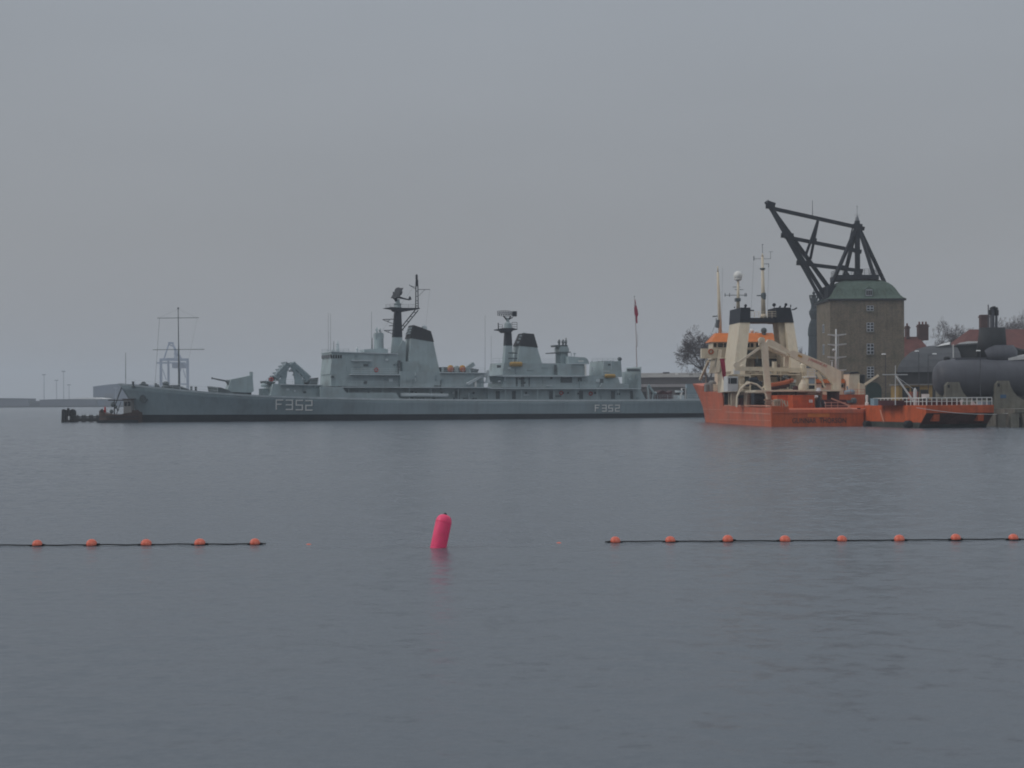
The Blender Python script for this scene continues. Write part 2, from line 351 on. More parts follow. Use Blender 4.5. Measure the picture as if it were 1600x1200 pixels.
def hull_strip(name, zlo, zhi, material, off=0.0, nt_=70, nz=8, deck=False, parent=None):
    """zlo, zhi: functions of u giving heights"""
    m = MB(); rows = []
    for i in range(nt_ + 1):
        t = (i / nt_) ** 1.25; row = []
        for j in range(nz + 1):
            u = t * LF
            for _ in range(3):
                z = zlo(u) + (zhi(u) - zlo(u)) * j / nz; u = stem(z) + t * (LF - stem(z))
            row.append((u, hull_half(u, z) + off, z))
        rows.append(row)
    for sgn in (-1, 1):
        vs = [[m.bm.verts.new((u - (off if i == 0 else 0), sgn * (b if i > 0 else .05 + off), z)) for u, b, z in r] for i, r in enumerate(rows)]
        for a, b in zip(vs, vs[1:]):
            for j in range(nz): m.bm.faces.new((a[j], b[j], b[j + 1], a[j + 1]))
        if sgn == -1: first = vs
    for a, b in zip(first[0], first[0][1:]): pass
    # stem, transom and deck closing faces
    for k in (0, -1):
        for j in range(nz): m.bm.faces.new((first[k][j], first[k][j + 1], vs[k][j + 1], vs[k][j]))
    if deck:
        for i in range(nt_): m.bm.faces.new((first[i][nz], first[i + 1][nz], vs[i + 1][nz], vs[i][nz]))
    return m.build(name, material, parent, smooth=False)
zs = lambda u: interp(_sheer, u)
zboot = lambda u: 1.28 - .55 * max(0, min(1, u / LF))
hull = hull_strip('hull', lambda u: -1.2, zs, M_NAVYHULL, deck=True, parent=fr)
for p in hull.data.polygons: p.use_smooth = abs(p.normal.z) < .8
hull_strip('waterline_band', lambda u: -1.0, zboot, M_BOOT, off=.05, nz=2, parent=hull)
hull_strip('gunwale', lambda u: zs(u) - .14, lambda u: zs(u) + .16, M_NAVYL, off=.10, nz=1, parent=hull)
hull_strip('rubbing_strake', lambda u: 2.62 - .3 * u / LF, lambda u: 2.68 - .3 * u / LF, M_NAVYHULL, off=.05, nz=1, nt_=50, parent=hull)

# pennant numbers: squared block figures, with a black drop shadow, laid on the flared plating
SEG = {'F': ['01', '12', '34', '46'], '3': ['a1', '12', '25', '58', '87', '45'], '5': ['21', '14', '45', '58', '87'], '2': ['12', '25', '45', '47', '78']}
def glyph_strokes(ch, x0, x1, y0, y1):
    ym = (y0 + y1) / 2
    if ch == 'F': return [((x0, y0), (x0, y1)), ((x0, y0), (x1, y0)), ((x0, ym - .5), (x1 - .25 * (x1 - x0), ym - .5))]
    if ch == '3': return [((x0, y0), (x1, y0)), ((x1, y0), (x1, y1)), ((x0, ym), (x1, ym)), ((x0, y1), (x1, y1))]
    if ch == '5': return [((x0, y0), (x1, y0)), ((x0, y0), (x0, ym)), ((x0, ym), (x1, ym)), ((x1, ym), (x1, y1)), ((x0, y1), (x1, y1))]
    return [((x0, y0), (x1, y0)), ((x1, y0), (x1, ym)), ((x0, ym), (x1, ym)), ((x0, ym), (x0, y1)), ((x0, y1), (x1, y1))]
def pennant(glyphs, wpx, label):
    for nm, mt_, off, dx, dy in (('number_shadow', M_BLACK, .03, .55, .55), ('pennant_number', M_NUMBER, .07, 0, 0)):
        m = MB()
        for ch, x0, x1, y0, y1 in glyphs:
            for k, (a, b) in enumerate(glyph_strokes(ch, x0, x1, y0, y1)):
                lo = (min(a[0], b[0]) - wpx / 2 + dx, min(a[1], b[1]) - wpx / 2 + dy); hi = (max(a[0], b[0]) + wpx / 2 + dx, max(a[1], b[1]) + wpx / 2 + dy)
                nx = max(1, int((hi[0] - lo[0]) / 2)); ny = max(1, int((hi[1] - lo[1]) / 2))
                def pt(i, j):
                    px, py = lo[0] + (hi[0] - lo[0]) * i / nx, lo[1] + (hi[1] - lo[1]) * j / ny
                    v = -5.5
                    for _ in range(4):
                        u, _v, z = FF.P(px, py, v=v); v = -hull_half(u, z)
                    return (u, v - off - .004 * k, z)
                for i in range(nx):
                    for j in range(ny): m.poly([pt(i, j), pt(i + 1, j), pt(i + 1, j + 1), pt(i, j + 1)])
        o = m.build(nm, mt_, hull)
    tag(o, label)
pennant([('F', 431.5, 441.5, 625, 639.3), ('3', 447.3, 456.8, 625.3, 639.8), ('5', 462.8, 472.3, 625.6, 640.3), ('2', 477.8, 487.3, 626, 640.8)], 2.1, 'large white bow number F352')
pennant([('F', 930, 936, 633.2, 642.5), ('3', 941, 947, 633.2, 642.5), ('5', 951, 957, 633.2, 642.5), ('2', 961.5, 967.5, 633.2, 642.5)], 1.4, 'small white stern number F352')

def fprof(pts, vn, vf):
    """side outline in the photograph on the near wall; a third value marks edges seen on the far side of a block"""
    return [FF.P(p[0], p[1], v=(vf if len(p) > 2 else vn)) for p in pts]
def block(name, pts, vn, vf, material=M_NAVY, parent=None, mb=None, taper=0):
    q = fprof(pts, vn, vf); m = mb or MB()
    if taper:
        zs_ = [z for _, _, z in q]; z0, z1 = min(zs_), max(zs_); k = lambda z: taper * (z - z0) / max(z1 - z0, .01)
        m.loft([(u, vn + k(z), z) for u, _, z in q], [(u, vf - k(z), z) for u, _, z in q])
    else: m.prism([(u, z) for u, _, z in q], vn, vf)
    return m if mb else m.build(name, material, parent or fr)
def FP(px, py, v=0.0): return Vector(FF.P(px, py, v=v))
F1 = 1
# --- level one deckhouse with its recesses, overhanging deck and fittings
lo = MB()
block('', [(414, 600.5, 1), (409, 622, 1), (505, 624), (505, 601.5)], -4.3, 4.3, mb=lo)
block('', [(501, 604.5), (501, 625), (626, 626), (619, 613.5), (541, 613.5), (535, 604.5)], -5.85, 5.85, mb=lo)
block('', [(505, 604.8), (505, 625), (765, 627), (765, 604.8)], -4.0, 4.0, mb=lo)
block('', [(762, 606), (762, 627), (1011, 627.5), (1000, 606.5)], -4.3, 4.3, mb=lo)
dh = lo.build('deckhouse', M_NAVY, fr)
m = MB(); block('', [(533, 604.2), (533, 605.6), (765, 606.2), (765, 604.8)], -5.9, 5.9, mb=m); block('', [(762, 606.2), (762, 607.6), (1001, 608), (1001, 606.6)], -5.7, 5.7, mb=m)
block('', [(440, 600.2), (440, 601.3), (503, 602.2), (503, 601)], -5.2, 5.2, mb=m)
m.build('upper_deck', M_NAVYL, fr)
m = MB()                                        # stanchions and doors under the overhang
for px in [545, 562, 580, 598, 640, 672, 716, 790, 815, 840, 866, 900, 933, 966, 990]:
    m.tube(FP(px, 606.5, -5.6), FP(px, 625, -5.75), .06, n=4)
build_each(m, 'stanchion', M_NAVY, dh)
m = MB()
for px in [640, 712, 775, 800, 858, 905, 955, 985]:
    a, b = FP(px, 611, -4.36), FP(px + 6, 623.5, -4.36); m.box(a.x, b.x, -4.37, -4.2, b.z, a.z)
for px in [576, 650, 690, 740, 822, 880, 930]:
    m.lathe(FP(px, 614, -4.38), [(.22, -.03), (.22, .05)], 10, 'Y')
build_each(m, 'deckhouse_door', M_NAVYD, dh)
# lower block of the forward superstructure
m = MB(); block('', [(501, 586, 1), (500, 604.2, 1), (690, 605), (690, 583)], -4.7, 4.7, mb=m)
block('', [(625, 580), (625, 604.5), (756, 605), (756, 582.5), (690, 581)], -5.2, 5.2, mb=m)
mid = m.build('lower_superstructure', M_NAVY, fr)
m = MB(); block('', [(548, 584.6), (548, 585.8), (626, 586.2), (626, 585)], -5.9, 5.9, mb=m); block('', [(688, 581.6), (688, 582.8), (760, 583.4), (760, 582.2)], -5.6, 5.6, mb=m)
m.build('boat_deck', M_NAVYL, fr)
# bridge
m = MB(); block('', [(502, 552, 1), (503.5, 560, 1), (500.5, 586, 1), (622, 586), (622, 553), (545, 550)], -4.3, 4.3, mb=m)
br = m.build('bridge', M_NAVY, fr)
tag(br)
m = MB(); block('', [(501, 551, 1), (501, 552.4, 1), (546, 551.4), (622, 553.6), (622, 552.2), (546, 549.8)], -4.6, 4.6, mb=m); m.build('bridge_roof', M_NAVYL, br)
for k, px in enumerate([516.5, 520.3, 524.1, 527.9, 531.5]):
    m = MB(); a, b = FP(px, 554.6, -4.34), FP(px + 2.5, 559.8, -4.34); m.box(a.x, b.x, -4.36, -4.2, b.z, a.z)
    m.build('bridge_window', M_GLASS, br)
for k in range(5):
    m = MB(); u0 = FP(502.5, 557, 4.3).x - .06; v = -3.9 + k * 1.65; z0, z1 = FP(510, 559.5, 0).z, FP(510, 554.6, 0).z
    m.box(u0 - .06, u0 + .25, v, v + 1.15, z0, z1); m.build('bridge_window', M_GLASS, br)
m = MB()
for a in [((549, 563.4), (581, 563.6), .5), ]:
    p, q = FP(*a[0], -4.5), FP(*a[1], -4.5); m.box(p.x, q.x, -4.75, -4.3, p.z - .1, p.z + .12)
m.build('wing_ledge', M_NAVYL, br)
m = MB(); p, q = FP(568, 569, -4.35), FP(579, 572.5, -4.35); m.box(p.x, q.x, -4.38, -4.2, q.z, p.z); m.build('ventilation_grille', M_NAVYD, br)
m = MB(); p = FP(588, 578, -4.4); m.ring(p, .3, .1, 'Y', 12); m.build('life_ring', M_RED, br)
m = MB(); m.rail([FP(549, 585, -5.8), FP(625, 585.2, -5.8)], 1.0, .025, 3, 1.7); m.rail([FP(690, 581.6, -5.5), FP(757, 582.4, -5.5)], .9, .025, 3, 1.7)
m.rail([FP(626, 604.6, -5.8), FP(762, 605, -5.8)], .5, .02, 2, 2.0); m.rail([FP(536, 604.2, -5.8), FP(620, 604.4, -5.8)], .9, .02, 3, 2.0)
m.rail([FP(1012, 626, -5.4), FP(1120, 625, -5.0)], 1.0, .03, 3, 1.8)
m.rail([FP(196, 600.8, -.2), FP(212, 602.8, -1.3), FP(240, 605.6, -2.7), FP(300, 611.4, -4.4), FP(340, 614.6, -5.1)], .95, .028, 2, 2.2)
m.rail([FP(848, 569, -4.2), FP(868, 568, -4.2)], .9, .03, 3, 1.0); m.rail([FP(770, 605.8, -5.6), FP(1000, 606.4, -5.6)], .5, .02, 2, 2.2)
m.build('guard_rail', M_NAVYL, fr)
# bridge-top fittings
m = MB(); block('', [(569, 546), (569, 550), (606, 552), (606, 546), (600, 544)], -1.8, 1.8, mb=m)
m.lathe(FP(592, 550), [(.9, 0), (.85, 2.2), (.72, 3.1), (.72, 3.15), (.78, 3.2), (.78, 3.4)], 14); m.build('director_tower', M_NAVY, fr)
dt = MB(); p = FP(591.5, 521.5); dt.box(p.x - .75, p.x + .75, -.75, .75, p.z - .9, p.z); dt.lathe(p + Vector((-.3, -.2, 0)), [(.12, 0), (.12, .4)], 8)
dt.lathe(p + Vector((-.35, -.1, .7)), [(.02, -.25), (.5, 0), (.5, .06)], 12, 'X'); dt.lathe(p + Vector((.35, .3, .6)), [(.02, -.25), (.4, 0), (.4, .06)], 12, 'X'); dt.build('director_head', M_NAVY, fr)
m = MB()
for px, y0, y1, r in [(513, 551, 489, .03), (516.5, 551, 490, .03), (521.5, 551, 533, .07), (580.5, 545, 487, .035), (581.5, 545, 528, .09), (758, 582, 492, .03), (767.5, 580, 525, .03), (196.3, 601, 551, .06)]:
    m.tube(FP(px, y0), FP(px, y1), r, r * .6, 5)
build_each(m, 'whip_antenna', M_NAVYD, fr)
m = MB(); m.lathe(FP(527.5, 551), [(.35, 0), (.3, 1.2), (.22, 1.3), (.3, 1.5), (.05, 2.1)], 10); m.lathe(FP(521, 551), [(.3, 0), (.2, .5)], 8); m.lathe(FP(558, 550.5), [(.2, 0), (.2, .6), (.3, .6), (.1, .9)], 8); build_each(m, 'signal_lamp', M_NAVYL, fr)
# foremast
m = MB(); c0, c1, c2 = FP(620, 553), FP(620.5, 527), FP(621.5, 483)
def sq(c, a, b): return [(c.x - a, -b, c.z), (c.x + a, -b, c.z), (c.x + a, b, c.z), (c.x - a, b, c.z)]
m.loft(sq(c0, .92, .95), sq(c1, .74, .75)); fm = m.build('foremast', M_NAVY, fr)
m = MB(); m.loft(sq(c1 - Vector((0, 0, .02)), .77, .78), sq(c2, .5, .55)); m.build('upper_column', M_NAVYMAST, fm)
m = MB(); block('', [(601.5, 481.2), (605, 481.9), (614, 483.2), (617, 486.5), (627, 487.5), (656, 482.8), (656, 480.9), (630, 480.9), (612, 479.6)], -.9, .9, mb=m)
m.rail([FP(603, 481, -1), FP(616, 480.5, -1)], .6, .025, 2, .7); m.rail([FP(626, 481, -1), FP(650, 481, -1)], .6, .025, 2, 1.0)
m.build('mast_platform', M_NAVYMAST, fm)
m = MB()
for v in (-.3, .3):
    m.tube(FP(626.5, 512, v), FP(649, 484, v), .1, n=5); m.tube(FP(628.5, 515.5, v), FP(653.3, 485, v), .1, n=5)
    m.tube(FP(649.5, 482, v), FP(650, 437, v), .1, n=5); m.tube(FP(653.5, 482, v), FP(652.8, 437, v), .1, n=5)
for y in (478, 474, 470, 463, 455, 447): m.tube(FP(649.5, y, -.3), FP(653.2, y, -.3), .06, n=4); m.tube(FP(649.5, y, .3), FP(653.2, y, -.3), .06, n=4)
for t in (.15, .4, .65, .88):
    a = FP(626.5, 512, -.3).lerp(FP(649, 484, -.3), t); b = FP(628.5, 515.5, -.3).lerp(FP(653.3, 485, -.3), t); m.tube(a, b, .07, n=4)
m.tube(FP(650, 452), FP(640, 446), .05, n=4); m.tube(FP(649.5, 449), FP(640, 446), .05, n=4); m.tube(FP(640, 446.5), FP(640, 444.5), .06, n=4)
m.tube(FP(653.5, 452.3), FP(672, 452.3), .05, n=4); m.tube(FP(654.5, 462), FP(664, 452.5), .04, n=4)
m.lathe(FP(651, 437.5), [(.16, 0), (.22, .2), (.2, .9), (.12, 1.0)], 8)
m.tube(FP(650.8, 447), FP(650.8, 436), .16, n=6)
m.build('lattice_topmast', M_NAVYMAST, fm)
m = MB()
for y, y2, xl, v in ((499.5, 507, 598, -.2), (499.5, 507, 598, .9), (516.5, 523, 600, -.2), (516.5, 523, 600, .9)):
    m.tube(FP(617, y - .8, v), FP(xl, y - .3, v), .07, n=4); m.tube(FP(617, y2, v), FP(xl, y, v), .06, n=4); m.tube(FP(609, y - .6, v), FP(606, y + 3, v), .05, n=4); m.tube(FP(606, y + 3, v), FP(604, y - .5, v), .04, n=4)
m.tube(FP(617, 508.5), FP(608, 509), .08, n=4); m.tube(FP(627, 516), FP(630.5, 516), .06, n=4)
m.tube(FP(616, 501, -.4), FP(616, 501, -4.5), .05, n=4); m.tube(FP(616, 518, .4), FP(616, 518, 4.5), .05, n=4)
build_each(m, 'yardarm', M_NAVYMAST, fm)
m = MB(); m.lathe(FP(621.5, 480.8), [(.7, 0), (.6, .5), (.75, .7), (.45, .8), (.35, 1.5)], 10); m.build('radar_pedestal', M_NAVY, fm)
ra = MB()                                        # parabolic sea-search antenna with its feed arm
for i in range(8):
    a0 = -1.25 + 2.5 * i / 8; a1 = -1.25 + 2.5 * (i + 1) / 8
    p = [Vector((-.9 + .75 * math.sin(abs(a)) ** 2 * 1.3, 1.55 * math.sin(a) / math.sin(1.25), 0)) for a in (a0, a1)]
    c = FP(618.5, 459)
    ra.loft([c + p[0] + Vector((0, 0, -.75)), c + p[1] + Vector((0, 0, -.75)), c + p[1] + Vector((.95, 0, .95)), c + p[0] + Vector((.95, 0, .95))], [c + p[0] + Vector((.08, 0, -.75)), c + p[1] + Vector((.08, 0, -.75)), c + p[1] + Vector((1.03, 0, .95)), c + p[0] + Vector((1.03, 0, .95))])
ra.tube(FP(618, 464), FP(640, 468.5), .17, .12, 6); ra.tube(FP(618, 461), FP(634, 467), .06, n=4); ra.lathe(FP(640.5, 468.5), [(.3, 0), (.22, .4), (.1, .62)], 8); ra.tube(FP(617, 466), FP(621, 471), .3, .35, 8)
ra.ball(FP(622.5, 456), .75, .8, 12, 8); ra.tube(FP(615.5, 467), FP(614.5, 456), .16, .1, 6)
ra.build('radar_antenna', M_NAVYMAST, fm)
# forward funnel
def funnel(name, body, cap_, vn, stubs):
    m = MB(); block('', body, vn, -vn, mb=m, taper=.35); f = m.build(name, M_NAVY, fr)
    m = MB(); block('', cap_, vn + .25, -vn - .25, mb=m, taper=.25); c = m.build('funnel_cap', M_BLACK, f)
    m = MB()
    for px, y, r in stubs: m.lathe(FP(px, y), [(r, -.5), (r * .9, .1), (r * .3, .32)], 12)
    m.build('exhaust_pipe', M_NAVYL, f); return f
f1 = funnel('funnel', [(633, 529.5, 1), (629.5, 560, 1), (629.5, 581.5, 1), (688, 582.5), (686, 575), (677.8, 533.8)], [(637.8, 509.3, 1), (632.3, 529.8, 1), (678.2, 534.2), (673.8, 517.5), (657.7, 511.2)], -2.3, [(663, 511, .55)])
m = MB()
for px, py in ((633.5, 521), (635.2, 517), (636.8, 513)): m.box(FP(px, py, 1.6).x - .14, FP(px, py, 1.6).x + .3, -1.2, -.4, FP(px, py, 0).z - .16, FP(px, py, 0).z + .16); m.box(FP(px, py, 1.6).x - .14, FP(px, py, 1.6).x + .3, .3, 1.1, FP(px, py, 0).z - .16, FP(px, py, 0).z + .16)
build_each(m, 'vent_louvre', M_NAVYL, f1)
m = MB(); block('', [(613.5, 551, 1), (613.5, 584, 1), (634, 584), (634, 535), (629.5, 531)], -1.4, 1.4, mb=m); m.build('mast_house', M_NAVY, fr)
m = MB(); block('', [(622.5, 563), (622.5, 580), (626, 580), (626, 563)], -4.8, -4.2, mb=m); m.build('bridge_door', M_NAVYD, fr)
m = MB(); block('', [(629, 565), (629, 581.5), (655, 581.5), (655, 563.5)], -3.0, 3.0, mb=m); m.build('funnel_casing', M_NAVY, f1)
# waist: life rafts, boat, launcher, crane
m = MB(); block('', [(690, 573.5), (692, 582.4), (746, 583), (748.5, 577), (735, 575)], -2.2, -.2, mb=m); m.build('ship_boat', M_NAVYD, fr)
for px in (704, 722.5):
    m = MB(); c = FP(px, 577.2, -4.4); m.lathe(c + Vector((0, -.5, 0)), [(.3, 0), (.48, .1), (.5, .5), (.48, .9), (.3, 1.0)], 12, 'Y')
    lr = m.build('life_raft', M_ORR, fr, True); m = MB(); m.lathe(c + Vector((0, -.3, .26)), [(.2, 0), (.5, .1), (.5, .6), (.2, .7)], 12, 'Y'); m.build('raft_lid', M_YEL, lr, True)
m = MB(); m.lathe(FP(713.5, 582, -4), [(.45, 0), (.4, 1.1), (.25, 1.2)], 10); m.lathe(FP(692, 582, -4.6), [(.16, 0), (.16, 1.0)], 8)
m.bar(FP(728, 577, -3.6), FP(740, 568.5, -3.6), .9, .7); m.lathe(FP(732, 582.5, -3.6), [(.5, 0), (.3, .8)], 10)
m.build('decoy_launcher', M_NAVY, fr)
cr_ = MB(); cr_.bar(FP(730.5, 600, -6.0), FP(759, 584, -4.8), .38, .45); cr_.lathe(FP(730.5, 601, -6), [(.22, 0), (.3, .3), (.15, .4)], 8); cr_.lathe(FP(762, 598, -4.8), [(.5, 0), (.32, .8), (.32, 2.2)], 10)
cr_.lathe(FP(762, 598, -4.8), [(.75, -.1), (.75, .1)], 12); cr_.build('boat_crane', M_NAVYL, fr)
m = MB(); p = FP(743, 604.5, -5.4); m.box(p.x - .17, p.x + .17, -5.5, -5.2, p.z, FP(743, 591, -5.4).z); m.build('white_locker', M_WHITE, fr)
m = MB(); m.tube(FP(626, 617, -5.4), FP(700, 617.8, -5.4), .38, .34, 10); m.build('boat_boom', M_NAVYL, fr, True)
m = MB()
for px, w in ((634, 10), (652, 12), (676, 5), (708, 11), (724, 9), (738, 8)):
    p, q = FP(px, 621.5, -5.2), FP(px + w, 625.5, -5.2); m.prism([(p.x, q.z - .3), (q.x, q.z - .3), (q.x - .15, p.z), (p.x + .2, p.z)], -5.4, -4.6)
build_each(m, 'deck_locker', M_NAVYD, fr)
# --- after superstructure
m = MB(); block('', [(764, 586, 1), (762, 606.4, 1), (972, 607), (966, 590), (930, 587)], -4.6, 4.6, mb=m)
block('', [(766, 568.3, 1), (763, 587, 1), (914, 588), (914, 568.5)], -4.2, 4.2, mb=m); ah = m.build('after_superstructure', M_NAVY, fr)
m = MB(); block('', [(775, 587.2), (790, 588.6), (900, 588.6), (918, 587.8), (918, 586.6), (775, 586.4)], -5.5, 5.5, mb=m); block('', [(886, 567.8), (886, 569), (919, 569), (919, 567.8)], -4.5, 4.5, mb=m); m.build('missile_deck', M_NAVYL, fr)
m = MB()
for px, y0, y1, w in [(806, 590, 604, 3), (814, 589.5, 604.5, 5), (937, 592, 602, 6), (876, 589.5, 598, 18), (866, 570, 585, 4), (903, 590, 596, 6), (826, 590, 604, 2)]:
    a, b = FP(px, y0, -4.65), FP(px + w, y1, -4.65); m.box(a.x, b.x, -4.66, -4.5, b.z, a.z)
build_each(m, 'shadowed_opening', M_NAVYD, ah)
m = MB(); c0, c1, c2 = FP(793, 569), FP(793.5, 540), FP(793.5, 515)
m.loft(sq(c0, .8, .8), sq(c1, .62, .65)); am = m.build('mainmast', M_NAVY, fr)
m = MB(); m.loft(sq(c1 - Vector((0, 0, .02)), .65, .68), sq(c2, .5, .5)); m.build('upper_column', M_NAVYMAST, am)
m = MB(); block('', [(778, 514.2), (778, 515.6), (785, 516.3), (788.5, 519.6), (798.5, 519.6), (802, 516.3), (808.5, 515.2), (808.5, 513.9), (802, 512.5), (786, 512.5)], -1.2, 1.2, mb=m)
m.rail([FP(778.5, 514, -1.2), FP(785, 514, -1.2)], .8, .04, 2, .6); m.rail([FP(800, 514, -1.2), FP(808, 514, -1.2)], 1.2, .05, 3, .6); m.rail([FP(800, 514, 1.2), FP(808, 514, 1.2)], 1.2, .05, 3, .6)
m.tube(FP(778.8, 514), FP(778.5, 504.5), .1, n=5); m.build('mast_platform', M_NAVYMAST, am)
m = MB(); m.lathe(FP(793.5, 513), [(.75, 0), (.65, .9), (.3, 1.1), (.25, 1.9)], 10); m.build('radar_pedestal', M_NAVY, am)
m = MB()                                        # open lattice air-search antenna, turned slightly to the viewer
A, B = FP(777.5, 489.5, -.9), FP(804.5, 490.8, .9)
for i in range(13):
    t = i / 12; p = A.lerp(B, t); hh = .32 + .18 * math.sin(math.pi * min(t + .12, 1)); bow = Vector((.25, -.5, 0)) * (1 - (2 * t - 1) ** 2)
    m.tube(p + bow + Vector((0, 0, hh)), p + bow - Vector((0, 0, hh)), .04, n=4)
    if i < 12:
        t2 = (i + 1) / 12; p2 = A.lerp(B, t2); h2 = .32 + .18 * math.sin(math.pi * min(t2 + .12, 1)); b2 = Vector((.25, -.5, 0)) * (1 - (2 * t2 - 1) ** 2)
        for k in (-1, -.33, .33, 1): m.tube(p + bow + Vector((0, 0, hh * k)), p2 + b2 + Vector((0, 0, h2 * k)), .04, n=4)
        m.tube(p + bow + Vector((0, 0, hh)), p2 + b2 - Vector((0, 0, h2)), .03, n=4)
for px, y in ((787, 500.5), (798, 500)): m.tube(FP(793.5, 502), FP(px, 494, -.3), .14, n=5); m.tube(FP(793.5, 500), FP(px + 3, 496, .3), .1, n=5)
m.box(B.x - .5, B.x + .15, B.y - .7, B.y, B.z - .45, B.z + .5)
m.build('radar_antenna', M_NAVYMAST, am)
f2 = funnel('funnel', [(801.5, 541, 1), (798, 568, 1), (847.5, 569.5), (840.4, 542.8)], [(809, 521.8, 1), (801, 541.3, 1), (840.6, 543.2), (835, 521.5)], -2.2, [(819, 521.2, .4)])
m = MB()
for px, py in ((803.8, 535), (806.2, 529.5), (807.8, 525)): m.box(FP(px, py, 1.5).x - .14, FP(px, py, 1.5).x + .3, -1.0, -.3, FP(px, py, 0).z - .18, FP(px, py, 0).z + .18)
build_each(m, 'vent_louvre', M_NAVYL, f2)
m = MB()
for y in (551.5, 560): p = FP(795.5, y, -2.4); q = FP(808, y, -2.4); m.box(p.x, q.x, -2.6, -1.8, p.z - .1, p.z + .1)
build_each(m, 'mast_step', M_NAVYD, am)
m = MB(); p, q = FP(796, 569, -4.5), FP(816, 569, -4.5)
m.lathe((p.x, -4.6, p.z), [(.1, 0), (.4, .12), (.43, .5), (.43, q.x - p.x - .5), (.4, q.x - p.x - .12), (.1, q.x - p.x)], 12, 'X'); m.build('life_raft', M_OCHRE, fr, True)
m = MB(); p, q = FP(944.5, 587.5, -4.8), FP(961.5, 587.5, -4.8)
m.lathe((p.x, -4.9, p.z), [(.1, 0), (.34, .12), (.36, .5), (.36, q.x - p.x - .5), (.34, q.x - p.x - .12), (.1, q.x - p.x)], 12, 'X'); m.build('life_raft', M_OCHRE, fr, True)
m = MB(); block('', [(868, 541.5, 1), (868, 569, 1), (887.5, 569), (887.5, 541.5)], -1.3, 1.3, mb=m)
block('', [(866.5, 543.5, 1), (866.5, 550, 1), (889, 550), (889, 543.5)], -1.45, 1.45, mb=m); block('', [(872, 568.5), (872, 588), (893, 588), (893, 568.5)], -4.9, -4.0, mb=m)
dt2 = m.build('director_tower', M_NAVY, fr)
m = MB(); block('', [(863, 550.8), (863, 552.2), (892, 551), (892, 549.5)], -1.9, 1.9, mb=m); block('', [(868, 539), (868, 541.8), (887, 541.8), (887, 539)], -1.3, 1.3, mb=m); m.build('director_platform', M_NAVYD, dt2)
m = MB()
for px, v in ((873.5, -.5), (879.5, .2), (884, -.4)):
    c = FP(px, 534.5, v); m.lathe(c, [(.02, -.3), (.5, 0), (.52, .08)], 12, 'X'); m.tube(c - Vector((0, 0, 1)), c, .2, .14, 6)
m.tube(FP(884, 532, -.4), FP(884.6, 528, -.4), .1, n=5); m.build('missile_director', M_NAVYD, dt2)
m = MB(); block('', [(888, 556.8), (888, 568.5), (921, 568.5), (918, 561), (914, 558.5)], -3.2, 3.2, mb=m); m.tube(FP(892.5, 557), FP(892.5, 551.5), .08, n=4); m.tube(FP(897.5, 557), FP(897.5, 552.5), .08, n=4); m.lathe(FP(898, 553), [(.25, 0), (.25, .15)], 8); m.build('after_house', M_NAVY, fr)
m = MB(); block('', [(922, 565.3, 1), (920, 588.5, 1), (972, 589), (970.5, 564.8)], -3.6, 3.6, mb=m); block('', [(966.5, 563.5), (966.5, 566), (970.5, 566), (970.5, 563.5)], -3.2, -2.4, mb=m)
hg = m.build('missile_house', M_NAVY, fr)
m = MB(); m.lathe(FP(968.2, 563, -2.8), [(.25, -.1), (.42, .15), (.38, .45), (.15, .6)], 10)
for px in (925, 935.5, 941, 950, 954, 958): m.tube(FP(px, 565.5, -3), FP(px, 563.5 + (px % 3) * .3, -3), .1, n=4)
m.build('roof_fittings', M_NAVYD, hg)
m = MB(); block('', [(972, 581.2, 1), (972, 607.5, 1), (1002, 608), (1001.5, 581.5)], -4.0, 4.0, mb=m); block('', [(979, 574.3, 1), (977, 582, 1), (1001.5, 582), (1001.5, 574)], -3.6, 3.6, mb=m)
block('', [(941, 598.5), (937, 607.5), (982, 607.5), (982, 599.5)], -5.5, -4.0, mb=m); m.build('after_deckhouse', M_NAVY, fr)
m = MB(); p, q = FP(980, 576.2, -3.65), FP(1000, 580.5, -3.65); m.box(p.x, q.x, -3.67, -3.5, q.z, p.z); m.build('dark_panel', M_NAVYD, fr)
m = MB(); p = FP(915, 587, -4.7); m.box(p.x - .13, p.x + .13, -4.8, -4.55, p.z, FP(915, 569.8, -4.7).z); p = FP(904, 564.2, -4); m.box(p.x, p.x + .9, -4.2, -3.9, p.z - .08, p.z + .1); build_each(m, 'white_fitting', M_WHITE, fr)
for px, py in ((877, 614), (923, 615)):
    m = MB(); p = FP(px, py, -4.45); m.ring(p, .3, .09, 'Y', 12); m.build('life_ring', M_RED, fr)
# quarterdeck
m = MB()
m.bar(FP(1013, 601, -4.6), FP(1021, 613, -4.6), .42, .3); m.tube(FP(1012, 603, -4.6), FP(1014, 625, -4.8), .14, n=5); m.tube(FP(1021, 613, -4.6), FP(1019, 625, -4.6), .12, n=5); m.lathe(FP(1024, 614, -4.6), [(.1, -.3), (.35, 0), (.1, .3)], 8)
m.build('stern_davit', M_NAVY, fr)
m = MB(); a, b = FP(1029, 620, -3), FP(1046, 609, -3); m.prism([(a.x, a.z - .8), (b.x, a.z - .8), (b.x + .3, b.z - .2), (b.x - .6, b.z - .5), (a.x + .5, b.z - .1), (a.x - .3, b.z - .5)], -3.6, -1.8); m.build('covered_deck_boat', M_MAROON, fr)
m = MB(); a, b = FP(1057, 622, -3), FP(1068, 613, -3); m.box(a.x, b.x, -3.4, -1.6, a.z - .4, a.z + .5); m.box(a.x + .3, b.x - .2, -3.4, -1.6, b.z, b.z + .35); m.build('stern_winch', M_NAVYL, fr)
m = MB(); p = FP(1063.5, 623, -4.6); m.box(p.x - .1, p.x + .1, -4.7, -4.5, p.z - .2, FP(1063.5, 615, -4.6).z); m.build('white_post', M_WHITE, fr)
